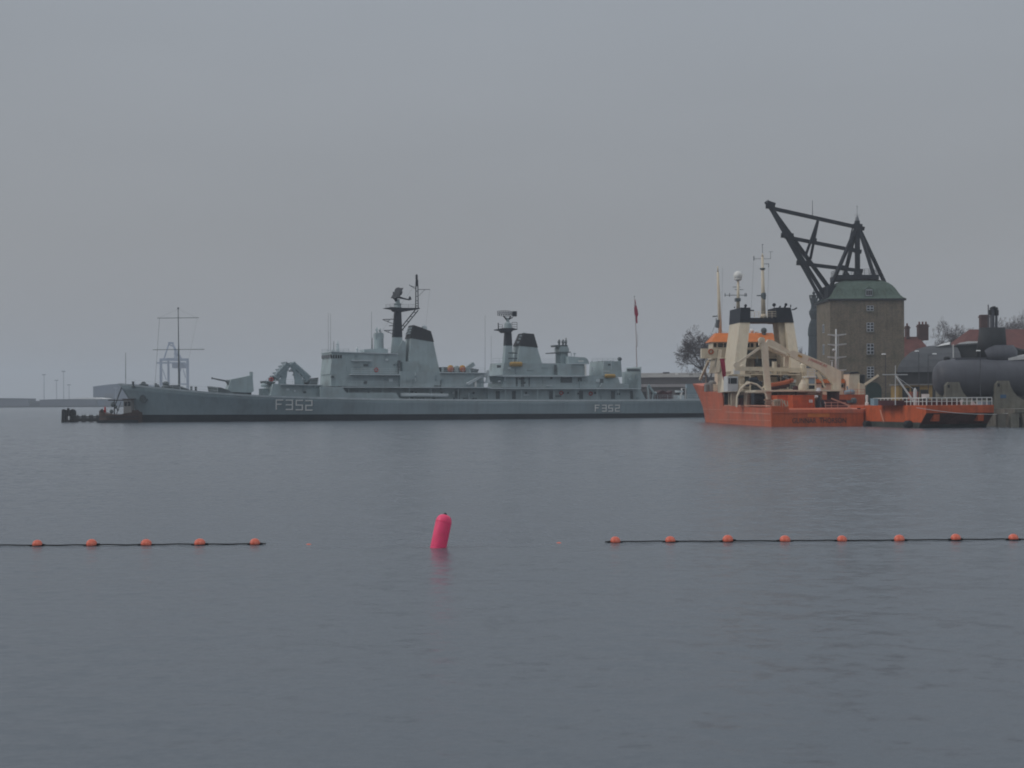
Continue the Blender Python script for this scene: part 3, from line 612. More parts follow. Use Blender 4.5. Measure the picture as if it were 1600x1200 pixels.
# --- gun turret and foredeck
m = MB(); vt = 1.9
q0 = fprof([(357, 612.5), (356.2, 608), (361, 593), (384, 588.3), (394.5, 586), (396.6, 611), (393, 613.5)], -vt, vt)
m.loft([(u, -vt, z) for u, _, z in q0], [(u, vt, z) for u, _, z in q0]); block('', [(390.6, 581), (391, 590), (395.2, 590), (395, 581)], -.9, -.1, mb=m); gt = m.build('gun_turret', M_NAVY, fr)
m = MB(); m.lathe(FP(377, 618), [(1.75, 0), (1.75, .75)], 18); m.build('turret_ring', M_NAVYD, gt)
for v in (-.75, .75):
    m = MB(); m.tube(FP(364, 597.5, v), FP(331.5, 591, v), .17, .12, 8); m.tube(FP(332.5, 591.2, v), FP(330.4, 590.7, v), .17, .17, 8); m.build('gun_barrel', M_NAVYD, gt, True)
    m = MB(); m.tube(FP(362, 600, v), FP(353, 595, v), .75, .2, 8); m.build('gun_mantlet', M_NAVYD, gt)
m = MB(); p = [FP(324, 603.5, -.2), FP(330, 603.6, -.2), FP(341, 607.5, -.2), FP(352, 613.8, -.2), FP(349, 616.5, -.2), FP(327, 614.8, -.2)]
for sg in (-1, 1):
    m.loft([(q.x, .1 * sg, q.z) for q in p], [(q.x + 1.2, 3.9 * sg, q.z - .25) for q in p])
m.build('breakwater', M_NAVYD, fr)
m = MB(); a = FP(282, 604, 0); m.loft([(a.x, -1.6, a.z), (a.x, 1.6, a.z), (a.x + .5, 1.6, a.z - .9), (a.x + .5, -1.6, a.z - .9)], [(a.x + 2.2, -1.6, a.z - .95), (a.x + 2.2, 1.6, a.z - .95), (a.x + 2.0, 1.6, a.z - 1.3), (a.x + 2.0, -1.6, a.z - 1.3)]); m.build('hatch_cover', M_NAVYD, fr)
m = MB()
c = FP(224, 601.2, 0); m.lathe(c + Vector((0, -.9, .1)), [(.25, 0), (.42, .05), (.45, .6), (.3, .7), (.45, .8), (.42, 1.6)], 10, 'Y'); m.box(c.x - .65, c.x + .75, -.8, .8, c.z - .5, c.z + .1)
c = FP(260, 604.2, 0); m.lathe(c - Vector((.1, 0, .4)), [(.75, 0), (.7, .35), (.5, .7), (.55, 1.1), (.2, 1.3)], 12); m.lathe(c + Vector((-1.4, .6, -.2)), [(.4, 0), (.2, .6)], 8); m.box(c.x + .5, c.x + 1.9, -1.1, .8, c.z - .9, c.z + .25); m.box(c.x - 2.5, c.x - .7, -.6, .6, c.z - .8, c.z - .1)
for px in (243.5, 299, 306, 336, 208): p = FP(px, 603.6 + (px - 243) * .085, -1); m.lathe(p - Vector((0, 0, .5)), [(.3, 0), (.18, .4), (.2, .95), (.28, 1.0)], 8)
build_each(m, 'foredeck_fitting', M_NAVYD, fr)
m = MB(); c = FP(224, 622, -1.8); v = -hull_half(c.x, c.z); c.y = v - .1
m.lathe((c.x, c.y, c.z), [(.55, -.12), (.55, .05)], 12, 'Y'); m.bar(c + Vector((0, -.15, .5)), c + Vector((.25, -.1, -.75)), .18); m.bar(c + Vector((-.55, -.1, -.25)), c + Vector((.2, -.12, -.8)), .2); m.bar(c + Vector((.75, -.1, -.2)), c + Vector((.2, -.12, -.8)), .2)
m.build('anchor', M_NAVYD, hull)
m = MB(); m.tube(FP(190.5, 604, 0), FP(179, 635, 0), .13, .1, 6); m.build('bow_chain', M_NAVYD, fr)
# missile canisters in their crossed racks on the deckhouse roof
ml = MB()
for a, b, v0 in (((432, 592), (452, 568.5), -2.6), ((482, 594), (455, 568.5), -2.6)):
    for dv in (0, 1.0, 3.0, 4.0):
        for k in (0, 3.6): ml.tube(FP(a[0] - (k if a[0] < 450 else -k) * .6, a[1] - k, v0 + dv), FP(b[0] - (k if a[0] < 450 else -k) * .8, b[1] - k * .4, v0 + dv), .36, .36, 8)
build_each(ml, 'missile_canister', M_NAVYHULL, fr); ms = fr
m = MB()
for a, b, v0 in (((432, 592), (452, 568.5), -2.6), ((482, 594), (455, 568.5), -2.6)):
    for t in (.05, .28, .5, .72, .95):
        p = FP(*a, v0).lerp(FP(*b, v0), t); d = (FP(*b, v0) - FP(*a, v0)).normalized(); n_ = Vector((-d.z, 0, d.x)) * (1 if a[0] > 450 else 1)
        for dv in (-.45, 1.5, 2.5, 4.45): m.bar(p + n_ * -.6 + Vector((0, dv, 0)), p + n_ * .66 + Vector((0, dv, 0)), .1, .16)
        for s in (-.6, .66): m.bar(p + n_ * s + Vector((0, -.5, 0)), p + n_ * s + Vector((0, 4.5, 0)), .1, .1)
for x0, x1, x2 in ((443, 446.5, 452), (464, 460.5, 455)):
    for v in (-2.8, -1.0, .6, 1.8): m.path([FP(x0, 601, v), FP(x1, 588, v), FP(x1 + (1 if x1 < 450 else -1), 578, v), FP(x2, 570, v)], .2, 6)
for px in (436, 440, 469, 474): m.bar(FP(px, 601.5, -2.6), FP(px, 590, -2.6), .2); m.bar(FP(px, 601.5, 1), FP(px, 590, 1), .2)
m.build('launcher_rack', M_NAVYHULL, ms)
m = MB()
for v in (-2.9, .2, 1.6):
    block('', [(436, 601.5), (447.2, 601.5), (446.8, 590), (448.3, 582), (452.6, 573.5), (449.5, 571.5), (440, 586)], v, v + .25, mb=m)
    block('', [(460.3, 601.5), (474.5, 601.5), (471, 590), (463, 580), (456, 571.5), (454.4, 573.5), (458.2, 582), (460.2, 590)], v, v + .25, mb=m)
build_each(m, 'launcher_frame', M_NAVYHULL, fr)
m = MB(); block('', [(415, 595), (416, 598.5), (429, 599.5), (431, 596.5)], -3.0, 3.0, mb=m); block('', [(487, 591.5), (481, 601.5), (496, 601.5), (497.5, 590)], -3.0, 2.0, mb=m); block('', [(421, 590), (421, 595), (429, 595), (429, 589)], -2.4, -1.2, mb=m); m.build('blast_screen', M_NAVYD, fr)
m = MB(); p = FP(424, 593, -2.8); m.ring(p, .28, .12, 'Y', 10); m.build('life_ring', M_RED, fr)
m = MB(); a = FP(409, 609); m.box(a.x - .2, a.x + .9, -2, 2, a.z - 1.2, a.z + .2); m.lathe(FP(412, 605, -3), [(.5, 0), (.5, .4), (.2, .7)], 8); m.build('ventilator', M_NAVY, fr)
# vents, lockers, ladders and cable boxes on the house sides
rd = random.Random(21)
for y0, y1, xa, xb, v, n_ in ((556, 582, 540, 618, -4.3, 9), (588, 602, 505, 620, -4.7, 9), (588, 603, 628, 752, -5.2, 11), (571, 584, 770, 860, -4.2, 8), (590, 603, 770, 935, -4.6, 10), (609, 622, 645, 1000, -4.3, 12), (568, 586, 924, 966, -3.6, 4), (584, 604, 976, 999, -4.0, 4), (604, 617, 418, 500, -4.3, 7)):
    for k in range(n_):
        a = FP(rd.uniform(xa, xb), rd.uniform(y0, y1), v); w_, h_ = rd.choice(((.25, .9), (.5, .35), (.7, .5), (.12, 1.6), (.35, .35), (1.1, .18))); m = MB(); m.box(a.x, a.x + w_, v - rd.uniform(.08, .25), v + .05, a.z - h_ / 2, a.z + h_ / 2)
        m.build('wall_fitting', rd.choice((M_NAVY, M_NAVYHULL, M_NAVYD, M_NAVYL)), fr)
m = MB(); m.rail([FP(503, 550.5, -4.2), FP(545, 549.5, -4.2)], .5, .03, 2, .9); m.build('roof_rail', M_NAVY, fr); m = MB(); m.rail([FP(606, 552, -4.2), FP(622, 552.2, -4.2)], .9, .03, 2, .8); m.build('roof_rail', M_NAVY, fr); m = MB(); m.rail([FP(770, 568, -4.1), FP(790, 568, -4.1)], .9, .03, 2, .8); m.build('roof_rail', M_NAVY, fr); m = MB(); m.rail([FP(925, 565, -3.5), FP(966, 564.8, -3.5)], .6, .03, 2, 1.0); m.build('roof_rail', M_NAVY, fr); m = MB(); m.rail([FP(416, 600, -4.2), FP(498, 600.6, -4.2)], .8, .025, 2, 1.5); m.build('roof_rail', M_NAVY, fr)
# rigging wires
m = MB()
for a, b in (((671.5, 453), (665, 511)), ((652, 440), (592, 524))):
    m.tube(FP(*a), FP(*b), .014, n=3)
build_each(m, 'rigging_wire', M_NAVYD, fr)
# ------------------------------------------------------------------ orange ships, seen from astern
def ship_hull(F, B, st, name, material, parent, nz=8, side_pow=1.3):
    """st: stations (u, half_waterline, half_deck, top height)"""
    m = MB(); rows = []
    for u, hw, hd, zt in st:
        rows.append([(u + (0 if zt_ is None else 0), hw + (hd - hw) * (max(0, (-1 + (zt + 1) * j / nz)) / zt) ** side_pow, -1 + (zt + 1) * j / nz) for j in range(nz + 1) for zt_ in (None,)])
    vs = {}
    for s in (1, -1):
        vs[s] = [[m.bm.verts.new((u, -B / 2 + s * h, z)) for u, h, z in r] for r in rows]
        for a, b in zip(vs[s], vs[s][1:]):
            for j in range(nz):
                try: m.bm.faces.new((a[j], b[j], b[j + 1], a[j + 1]))
                except ValueError: pass
    for k in (0, -1):
        for j in range(nz): m.bm.faces.new((vs[1][k][j], vs[1][k][j + 1], vs[-1][k][j + 1], vs[-1][k][j]))
    for i in range(len(rows) - 1): m.bm.faces.new((vs[1][i][nz], vs[1][i + 1][nz], vs[-1][i + 1][nz], vs[-1][i][nz]))
    return m.build(name, material, parent)
FT = Frame(31.0, 191.0, math.atan2(.9968, -.08))
ot = fthing('pollution_control_ship', 'orange workboat with black topped cream gallows, folded deck crane and name on its stern', 'ship', FT)
TB = -FT.P(1350, 665, u=0)[1]
def T(px, py, u=None, v=None): return Vector(FT.P(px, py, v=v, u=u))
def slab(F, pts, u0, u1, mb, du=None):
    """outline read in the plane u=u0, carried back to u1"""
    q = [F.P(px, py, u=u0) for px, py in pts]
    mb.prism_u([(v, z) for _, v, z in q], u0, u1); return mb
def tslab(name, pts, u0, u1, material=M_CREAM, parent=None, F=FT, root=None):
    return slab(F, pts, u0, u1, MB()).build(name, material, parent or root or ot)
hb = TB / 2
st = [(0, hb - .15, hb, 2.05), (2, hb, hb + .02, 2.2), (14, hb, hb + .02, 2.35), (27.4, hb - .05, hb + .02, 2.45), (27.41, hb - .05, hb + .04, 4.35), (34, hb - .12, hb + .08, 4.4), (40.8, hb - .55, hb + .1, 4.45), (40.81, hb - .55, hb + .12, 5.25), (45, hb - 1.1, hb + .18, 5.5), (49, hb - 2.2, hb, 5.65), (52.5, hb - 4.0, hb - 1.4, 5.75), (55, hb - 5.9, hb - 3.6, 5.82), (56.5, .08, .1, 5.9)]
oh = ship_hull(FT, TB, st, 'hull', M_ORANGE, ot)
m = MB(); q = [FT.P(px, py, u=-.03) for px, py in [(1205.3, 666.5), (1205.3, 634.5), (1232, 635), (1233, 645), (1340, 645), (1349.5, 642), (1349.5, 666)]]
m.prism_u([(v, z if z > .2 else -.9) for _, v, z in q], -.04, .25); tr = m.build('transom', M_ORANGED, oh)
m = MB(); q = [FT.P(px, py, u=-.06) for px, py in [(1262, 646), (1296, 646), (1296, 651.5), (1262, 651.5)]]; m.prism_u([(v, z) for _, v, z in q], -.07, -.05); m.build('bright_patch', M_ROOFO, tr)
m = MB(); q = [FT.P(px, py, u=0) for px, py in [(1207, 643.8), (1348, 643.8), (1348, 645.2), (1207, 645.2)]]; m.prism_u([(v, z) for _, v, z in q], -.12, .3); m.build('stern_rub_rail', M_ORANGE, tr)
def sidestrip(pa, pb, h, mt_, name):
    m = MB(); n = 8
    for i in range(n):
        c = []
        for t in (i / n, (i + 1) / n):
            px, py = pa[0] + (pb[0] - pa[0]) * t, pa[1] + (pb[1] - pa[1]) * t
            u, v, z = FT.P(px, py, v=0)
            for _ in range(5):
                u = max(0.0, min(u, 49)); k = next(j for j in range(len(st) - 1) if st[j + 1][0] >= u); a, b = st[k], st[k + 1]; f = (u - a[0]) / max(b[0] - a[0], 1e-6)
                hw, hd, zt = [a[q] + (b[q] - a[q]) * f for q in (1, 2, 3)]
                v = -hb + hw + (hd - hw) * (max(0, z) / zt) ** 1.3; u, v, z = FT.P(px, py, v=v)
            c.append((u, v + .05, z))
        (a, b) = c
        m.loft([(a[0], a[1], a[2]), (a[0], a[1], a[2] + h), (a[0], a[1] - .15, a[2] + h), (a[0], a[1] - .15, a[2])], [(b[0], b[1], b[2]), (b[0], b[1], b[2] + h), (b[0], b[1] - .15, b[2] + h), (b[0], b[1] - .15, b[2])])
    return m.build(name, mt_, oh)
sidestrip((1204, 647.6), (1134, 644.3), .12, M_LINE, 'rubbing_strake'); sidestrip((1204, 657.5), (1112, 655.9), .07, M_LINE, 'weld_line'); sidestrip((1128, 640.5), (1100, 639.7), .07, M_LINE, 'weld_line'); sidestrip((1204, 635), (1132, 634.3), .14, M_LINE, 'bulwark_cap')
# ship's name on the transom, in faded black capitals
q = Vector(FT.P(1280, 657.5, u=0)); wl_ = abs(FT.P(1238, 657, u=0)[1] - FT.P(1322, 657, u=0)[1])
nm = text_mesh('GUNNAR  THORSON', .88, 'name_lettering', M_NAME, tr, Matrix.Translation((-.075, q.y, q.z)) @ Matrix.Rotation(R(-90), 4, 'Z') @ Matrix.Rotation(R(90), 4, 'X'), .012, 1.0)
k = wl_ / (max(v.co.y for v in nm.data.vertices) - min(v.co.y for v in nm.data.vertices))
for v in nm.data.vertices: v.co.y = q.y + (v.co.y - q.y) * k
# deckhouse, alleys and upper deck
U1 = 14.0
def dz(py, u): return T(1190, py, u=u).z
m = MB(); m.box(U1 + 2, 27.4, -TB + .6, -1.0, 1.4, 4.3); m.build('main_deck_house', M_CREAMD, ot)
m = MB(); m.box(U1 - 6, 28, -TB + .2, 0.0, 4.25, 4.45); m.build('boat_deck', M_CREAM, ot)
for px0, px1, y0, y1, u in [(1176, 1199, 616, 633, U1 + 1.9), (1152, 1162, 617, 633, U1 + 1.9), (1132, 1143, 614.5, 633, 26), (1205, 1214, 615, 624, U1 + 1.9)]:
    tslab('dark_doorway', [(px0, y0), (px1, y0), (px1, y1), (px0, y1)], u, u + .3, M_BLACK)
for px0, px1, y0, y1, mm_ in [(1155, 1161, 622, 633, M_MAROON), (1168, 1171, 616, 634, M_CREAM), (1143, 1150, 614, 634, M_CREAMD)]:
    tslab('deck_post', [(px0, y0), (px1, y0), (px1, y1), (px0, y1)], U1 + .8, U1 + 1.5, mm_)
for px in (1139, 1152.5, 1167, 1177): m = MB(); m.bar(T(px, 634, v=-.3), T(px, 613.5, v=-.3), .16); m.build('deck_pillar', M_CREAM, ot)
m = MB(); m.bar(T(1134, 636, u=26), T(1131, 614, u=26.6), .1); m.build('bulwark_stay', M_CREAM, ot)
m = MB(); m.lathe(T(1188, 623, u=10) + Vector((0, 1.0, 0)), [(.9, -2), (.9, -1.85), (.5, -1.85), (.5, -.2), (.9, -.2), (.9, 0)], 14, 'Y'); m.build('tow_winch', M_NAVYMAST, ot)
m = MB()
for px in range(1207, 1232, 4): m.tube(T(px, 635, u=1.5), T(px - 1, 625 + (px % 3), u=1.5), .07, n=5)
m.lathe(T(1214, 634, u=2), [(.45, 0), (.5, .5), (.35, .8)], 8); m.path([T(1222, 625, u=1), T(1229, 635, u=1)], .09); m.bar(T(1205, 626, u=1.5), T(1222, 624.5, u=1.5), .14)
m.build('mooring_gear', M_CREAMD, ot)
# superstructure tiers, stepping up to the wheelhouse
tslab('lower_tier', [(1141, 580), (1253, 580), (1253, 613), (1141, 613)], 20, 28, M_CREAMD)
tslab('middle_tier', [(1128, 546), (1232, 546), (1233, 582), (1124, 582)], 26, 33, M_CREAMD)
m = MB(); m.box(20.5, 43, -TB + .2, -2.1, 4.42, T(1130, 577, u=28).z - .05); q0 = T(1114, 590, u=40)
m.build('forecastle_house', M_CREAM, ot)
m = MB()
for y, u0, u1, a, b in ((573, 23, 27, 1139, 1250), (584.5, 18, 21, 1143, 1250), (558.5, 25, 28, 1128, 1216)): slab(FT, [(a, y), (b, y), (b, y + 1.4), (a, y + 1.4)], u0, u1, m)
m.build('bridge_decks', M_CREAM, ot)
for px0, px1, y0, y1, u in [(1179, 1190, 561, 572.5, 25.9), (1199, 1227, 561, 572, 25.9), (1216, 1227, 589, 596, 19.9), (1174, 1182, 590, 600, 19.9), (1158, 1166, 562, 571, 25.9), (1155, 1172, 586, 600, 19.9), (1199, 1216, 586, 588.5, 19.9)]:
    tslab('dark_opening', [(px0, y0), (px1, y0), (px1, y1), (px0, y1)], u, u + .2, M_GLASS if y1 - y0 < 9 else M_NAVYD)  # doors and windows; the wide recesses have their shade painted in
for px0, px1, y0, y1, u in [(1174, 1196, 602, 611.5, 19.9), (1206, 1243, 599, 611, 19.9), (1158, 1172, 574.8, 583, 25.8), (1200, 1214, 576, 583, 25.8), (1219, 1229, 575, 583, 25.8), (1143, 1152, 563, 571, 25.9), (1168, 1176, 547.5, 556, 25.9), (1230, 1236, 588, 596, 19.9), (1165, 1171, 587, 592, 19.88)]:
    tslab('shade_patch', [(px0, y0), (px1, y0), (px1, y1), (px0, y1)], u, u + .2, M_NAVYD)  # flat dark boxes on the walls: under-deck shade put into the colour
rq = random.Random(5)
for k in range(26):
    px, py, u = rq.uniform(1145, 1245), rq.uniform(562, 610), rq.choice((17, 18.5, 19.3)); a = T(px, py, u=u); m = MB(); q_ = rq.random()
    if q_ < .4: m.tube(a, a + Vector((0, 0, rq.uniform(.6, 1.8))), .05, n=5)
    elif q_ < .7: m.box(u - .2, u + .2, a.y - rq.uniform(.1, .4), a.y + rq.uniform(.1, .4), a.z - .2, a.z + rq.uniform(.1, .5))
    else: m.bar(a, a + Vector((0, rq.uniform(-2, 2), rq.uniform(-.3, .3))), .09)
    m.build('deck_fitting', rq.choice((M_CREAM, M_CREAMD, M_NAVYD, M_SIGNW, M_MAROON)), ot)
wh = tslab('wheelhouse', [(1114, 532), (1214, 530.5), (1216, 560), (1113, 561)], 30, 33, M_CREAM)
q = [T(1111, 534.3, u=29.6), T(1217, 532.5, u=29.6)]; m = MB(); z0, z1 = q[0].z, T(1120, 520.8, u=32).z
m.loft([(29.4, q[0].y, z0), (29.4, q[1].y, z0), (33.6, q[1].y, z0), (33.6, q[0].y, z0)], [(31.2, q[0].y - 1.1, z1), (31.2, q[1].y + .5, z1), (33, q[1].y + .5, z1), (33, q[0].y - 1.1, z1)]); m.build('wheelhouse_roof', M_ROOFO, ot)
for px in (1115.2, 1122, 1131, 1136.5, 1167, 1173, 1182, 1189, 1200, 1207):
    tslab('wheelhouse_window', [(px, 536), (px + (7.5 if px == 1122 else 4.3), 536), (px + (7.5 if px == 1122 else 4.3), 542.5), (px, 542.5)], 29.93, 30.1, M_GLASS, wh)
wg = tslab('bridge_wing', [(1096.5, 544.5), (1121, 544.5), (1121, 559.8), (1096.5, 559.8)], 28.5, 29.4, M_CREAM)
m = MB(); m.ring(T(1111, 549.5, u=28.4), .3, .1, 'X', 14); m.build('life_ring', M_ORR, wg)
m = MB(); m.bar(T(1107, 564, u=30), T(1094, 593, u=34), .3); m.tube(T(1103, 560, u=30), T(1103, 600, u=34), .05, n=4); m.build('wing_strut', M_CREAM, wg)
m = MB(); m.rail([T(1121, 560, u=28.6), T(1134, 560, u=28.6)], 1.2, .035, 4, .5); m.rail([T(1109, 611.5, u=40), T(1132, 611.5, u=29)], .95, .05, 3, .5); m.rail([T(1144, 612, u=17.5), T(1172, 612, u=17.5)], .9, .035, 3, .8)
m.rail([T(1172, 497, u=20), T(1213, 497, u=20)], .85, .035, 3, .55); m.rail([T(1205, 612, u=17.5), T(1245, 612, u=17.5)], .9, .035, 3, .8); m.rail([T(1240, 585, u=20), T(1252, 585, u=20)], .9, .035, 3, .5)
m.build('guard_rail', M_CREAM, ot)
m = MB(); c = T(1113, 602, u=38); m.lathe(c, [(.6, -.9), (.6, .4), (.3, .7)], 12); m.lathe(c + Vector((0, .8, 0)), [(.4, -.9), (.4, .1), (.2, .3)], 10); m.build('anchor_winch', M_GREYB, ot)
fl = MB(); pts = [(1124.5, 560.5), (1132, 560.5), (1133.5, 573), (1134.5, 584), (1131, 596), (1128.5, 586), (1127.5, 575)]
a = [T(px, py, u=19.2 + .12 * math.sin(k * 2)) for k, (px, py) in enumerate(pts)]; fl.loft([tuple(p) for p in a], [tuple(p + Vector((.05, 0, 0))) for p in a]); fl.build('hanging_flag', M_FLAG, ot)
# gallows: two raked hollow legs with black tops, joined by a black bridge
def quadcol(pa, pb, u0, u1, name, mt_, par, deep=1.7):
    """pa: (left px, right px, y) at the top; pb at the foot; the aft face lies at u0, u1 (top, foot)"""
    a0, a1 = T(pa[0], pa[2], u=u0), T(pa[1], pa[2], u=u0); b0, b1 = T(pb[0], pb[2], u=u1), T(pb[1], pb[2], u=u1); m = MB()
    m.loft([(a0.x, a0.y, a0.z), (a1.x, a1.y, a1.z), (a1.x + deep, a1.y, a1.z), (a0.x + deep, a0.y, a0.z)], [(b0.x, b0.y, b0.z), (b1.x, b1.y, b1.z), (b1.x + deep, b1.y, b1.z), (b0.x + deep, b0.y, b0.z)])
    return m.build(name, mt_, par)
ga = quadcol((1156.5, 1172, 503.5), (1141.5, 1161, 612), 20, 18, 'gallows_leg', M_CREAM, ot, 6.5)
quadcol((1157.5, 1172.6, 480.5), (1156.2, 1172.4, 503.8), 19.9, 19.9, 'leg_cap', M_NAVYMAST, ga, 6.7)
gb = quadcol((1226, 1240, 503.5), (1238, 1252.5, 582), 20, 18, 'gallows_leg', M_CREAM, ot, 6.5)
quadcol((1213, 1235.5, 480.5), (1213, 1240.4, 503.8), 19.9, 19.9, 'leg_cap', M_NAVYMAST, gb, 4.7)
quadcol((1215.5, 1226.2, 503.6), (1224, 1238, 575), 20.6, 19.6, 'inner_web', M_CREAMD, gb, 3.0)
tslab('gallows_bridge', [(1172, 496.5), (1214, 496.5), (1214, 503.8), (1172, 503.8)], 20.1, 24, M_NAVYMAST)
m = MB()
for px, py, r, u in ((1165, 477.5, .2, 21), (1209.5, 476.3, .24, 20.2), (1228, 475.8, .2, 21), (1219, 479, .12, 21)): m.ball(T(px, py, u=u), r)
for a, b, r in (((1164, 481), (1165, 478), .12), ((1209.5, 477), (1209.8, 497), .06), ((1226, 481), (1227.5, 477), .13), ((1235.5, 476), (1235.5, 480), .08), ((1217, 481), (1219, 479), .08), ((1237, 484), (1241, 483.5), .08), ((1241, 483.5), (1245, 481), .1), ((1172, 485), (1178, 485), .09), ((1147, 480), (1148.5, 480.5), .1)):
    m.tube(T(*a, u=20.5), T(*b, u=20.5), r, n=6)
m.build('exhaust_outlet', M_NAVYMAST, ot)
# masts
m = MB(); a, b = T(1193, 497, u=22), T(1191.3, 401, u=22); m.tube(a, b, .33, .15, 10); m.tube(b, b + Vector((0, 0, .45)), .16, .05, 8); m.tube(a, a + Vector((0, 0, .5)), .5, .34, 10); am_ = m.build('main_mast', M_CREAM, ot, True)
m = MB(); m.tube(T(1191.3, 398, u=22), T(1191.3, 381.5, u=22), .035, n=5); m.tube(T(1190, 382, u=22), T(1193, 382, u=22), .03, n=4)
m.tube(T(1177.7, 404.3, u=22), T(1204.5, 404.3, u=22), .03, n=4); m.tube(T(1178, 407, u=22), T(1178, 400, u=22), .06, n=5); m.tube(T(1204, 404.3, u=22), T(1204, 393.5, u=22), .03, n=4); m.tube(T(1201, 393.5, u=22), T(1208, 393.2, u=22), .025, n=4); m.tube(T(1193, 412.3, u=22), T(1201, 412.3, u=22), .04, n=4); m.tube(T(1201, 411.5, u=22), T(1201, 418, u=22), .04, n=4)
m.tube(T(1182.5, 462, u=22), T(1197, 461.5, u=22), .08, n=5); m.lathe(T(1193, 468, u=22), [(.3, 0), (.36, .6), (.3, .9)], 8); m.lathe(T(1191.5, 422, u=22), [(.2, 0), (.38, .1), (.38, .25), (.2, .3)], 8)
for a, b in (((1177.8, 404), (1173, 497)), ((1201, 417), (1199, 497))): m.tube(T(*a, u=22), T(*b, u=22), .015, n=3)
m.build('aerial', M_NAVYD, am_)
m = MB(); a, b = T(1153.3, 482, u=24), T(1153.3, 439, u=24); m.tube(a, b, .25, .14, 8); rm = m.build('radar_mast', M_CREAM, ot, True)
m = MB(); c = T(1153.2, 430.7, u=24); m.ball(c, .62, .62, 16, 10); m.lathe(c - Vector((0, 0, .62)), [(.2, -.12), (.52, .08), (.55, .2)], 14); m.build('satellite_dome', M_WHITE, rm, True)
m = MB()
for y, a, b in ((461.2, 1132, 1167.5), (452.5, 1148, 1161.5), (448.5, 1145, 1157)): m.tube(T(a, y, u=24), T(b, y, u=24), .045, n=4)
for px in (1133, 1140, 1166, 1164): m.tube(T(px, 463.5, u=24), T(px, 458, u=24), .06, n=4)
m.box(23.5, 24.5, T(1156, 455, u=24).y, T(1149, 455, u=24).y, T(1150, 471, u=24).z, T(1150, 466, u=24).z); m.build('aerial', M_NAVYD, rm)
m = MB(); a, b = T(1125.5, 527, u=33), T(1121.6, 425, u=33); m.tube(a, b, .28, .16, 8); m.tube(b, T(1121.3, 416, u=33), .1, .08, 6); pm = m.build('derrick_post', M_CREAM, ot, True)
m = MB(); m.tube(T(1113.5, 494.5, u=33), T(1121, 494, u=33), .09, n=5); m.tube(T(1119, 497, u=33), T(1119, 503, u=33), .06, n=4); m.tube(T(1122, 500, u=33), T(1120.5, 512, u=33), .3, .3, 6); m.tube(T(1113, 519, u=33), T(1120, 500, u=33), .03, n=4); m.tube(T(1129, 418, u=30), T(1127.5, 520, u=30), .015, n=3); m.build('aerial', M_NAVYD, pm)
m = MB(); c = T(1193.5, 516.5, u=31); m.ball(c, .42); m.tube(c, c - Vector((0, 0, .7)), .3, n=8); m.build('searchlight', M_NAVYD, ot)
m = MB(); m.ball(T(1175, 517, u=33), .3); m.ball(T(1181, 519, u=33), .18); m.tube(T(1175, 522, u=33), T(1175, 513, u=33), .05, n=5); m.tube(T(1142.7, 522, u=31), T(1142.7, 515.5, u=31), .09, n=5); m.bar(T(1127, 519, u=31), T(1142, 519, u=31), .06); m.tube(T(1183, 521, u=33), T(1186, 515.5, u=33), .05, n=5); m.build('roof_dome', M_WHITE, ot)
# folded deck crane with lettered boom
def plate(pts, u, th): q = [T(px, py, u=u) for px, py in pts]; return [(p.x - th / 2, p.y, p.z) for p in q], [(p.x + th / 2, p.y, p.z) for p in q]
ck = MB(); a, b = T(1302, 640, u=10), T(1302, 611, u=10); ck.lathe((a.x, a.y, a.z), [(.78, 0), (.78, b.z - a.z)], 16); cp = ck.build('crane_pedestal', M_MAROON, ot)
m = MB(); m.lathe((b.x, b.y, b.z - .15), [(.82, 0), (.82, .25)], 16); m.build('slewing_ring', M_BLACK, cp)
m = MB(); m.loft(*plate([(1313, 612), (1300, 612), (1300.5, 601), (1292, 590.5), (1278, 578.5), (1254, 567.5), (1233, 556.5), (1232, 549), (1238, 547.5), (1262, 556), (1296, 571), (1313, 580)], 10, .75)); bo = m.build('crane_boom', M_CREAM, cp)
m = MB(); m.loft(*plate([(1234, 549), (1236, 555), (1215, 546.5), (1200, 540.5), (1195, 537.5), (1199, 530.5), (1206, 531.3), (1218, 538)], 10, .6)); m.tube(T(1200, 541, u=9.6), T(1228, 553.5, u=9.6), .16, n=6); m.tube(T(1200, 546, u=10.3), T(1230, 557.5, u=10.3), .12, n=6); m.build('inner_boom', M_CREAM, bo)
m = MB(); m.tube(T(1276.5, 581, u=10), T(1284, 594, u=10), .22, .22, 8); m.tube(T(1284, 594, u=10), T(1289, 606, u=10), .12, .12, 8); m.build('lifting_ram', M_CREAM, bo)
m = MB(); m.loft(*plate([(1189, 536), (1199.5, 534.5), (1200.5, 560), (1206, 632), (1197, 633), (1191.5, 566)], 9, .55)); m.lathe(T(1190, 532, u=9) - Vector((.3, 0, 0)), [(.42, 0), (.42, .6)], 12, 'X'); m.lathe(T(1190, 532, u=9) - Vector((.36, 0, 0)), [(.2, 0), (.2, .7)], 10, 'X'); cj = m.build('crane_jib', M_CREAM, bo)
m = MB(); m.bar(T(1153.5, 567, u=9), T(1187.5, 543, u=9), .28); m.lathe(T(1150.5, 569.5, u=9) - Vector((.3, 0, 0)), [(.35, 0), (.35, .6)], 10, 'X'); m.path([T(1186, 540, u=9), T(1187, 533, u=9)], .12); m.build('jib_extension', M_CREAM, cj)
for y in range(617, 634, 4): pass
m = MB(); m.bar(T(1197, 636, u=8.6), T(1207, 636, u=8.6), .5); m.bar(T(1194, 625, u=8.6), T(1206.5, 625, u=8.6), .22); m.bar(T(1195, 630, u=8.6), T(1207, 630, u=8.6), .22); m.build('jib_rest', M_CREAMD, ot)
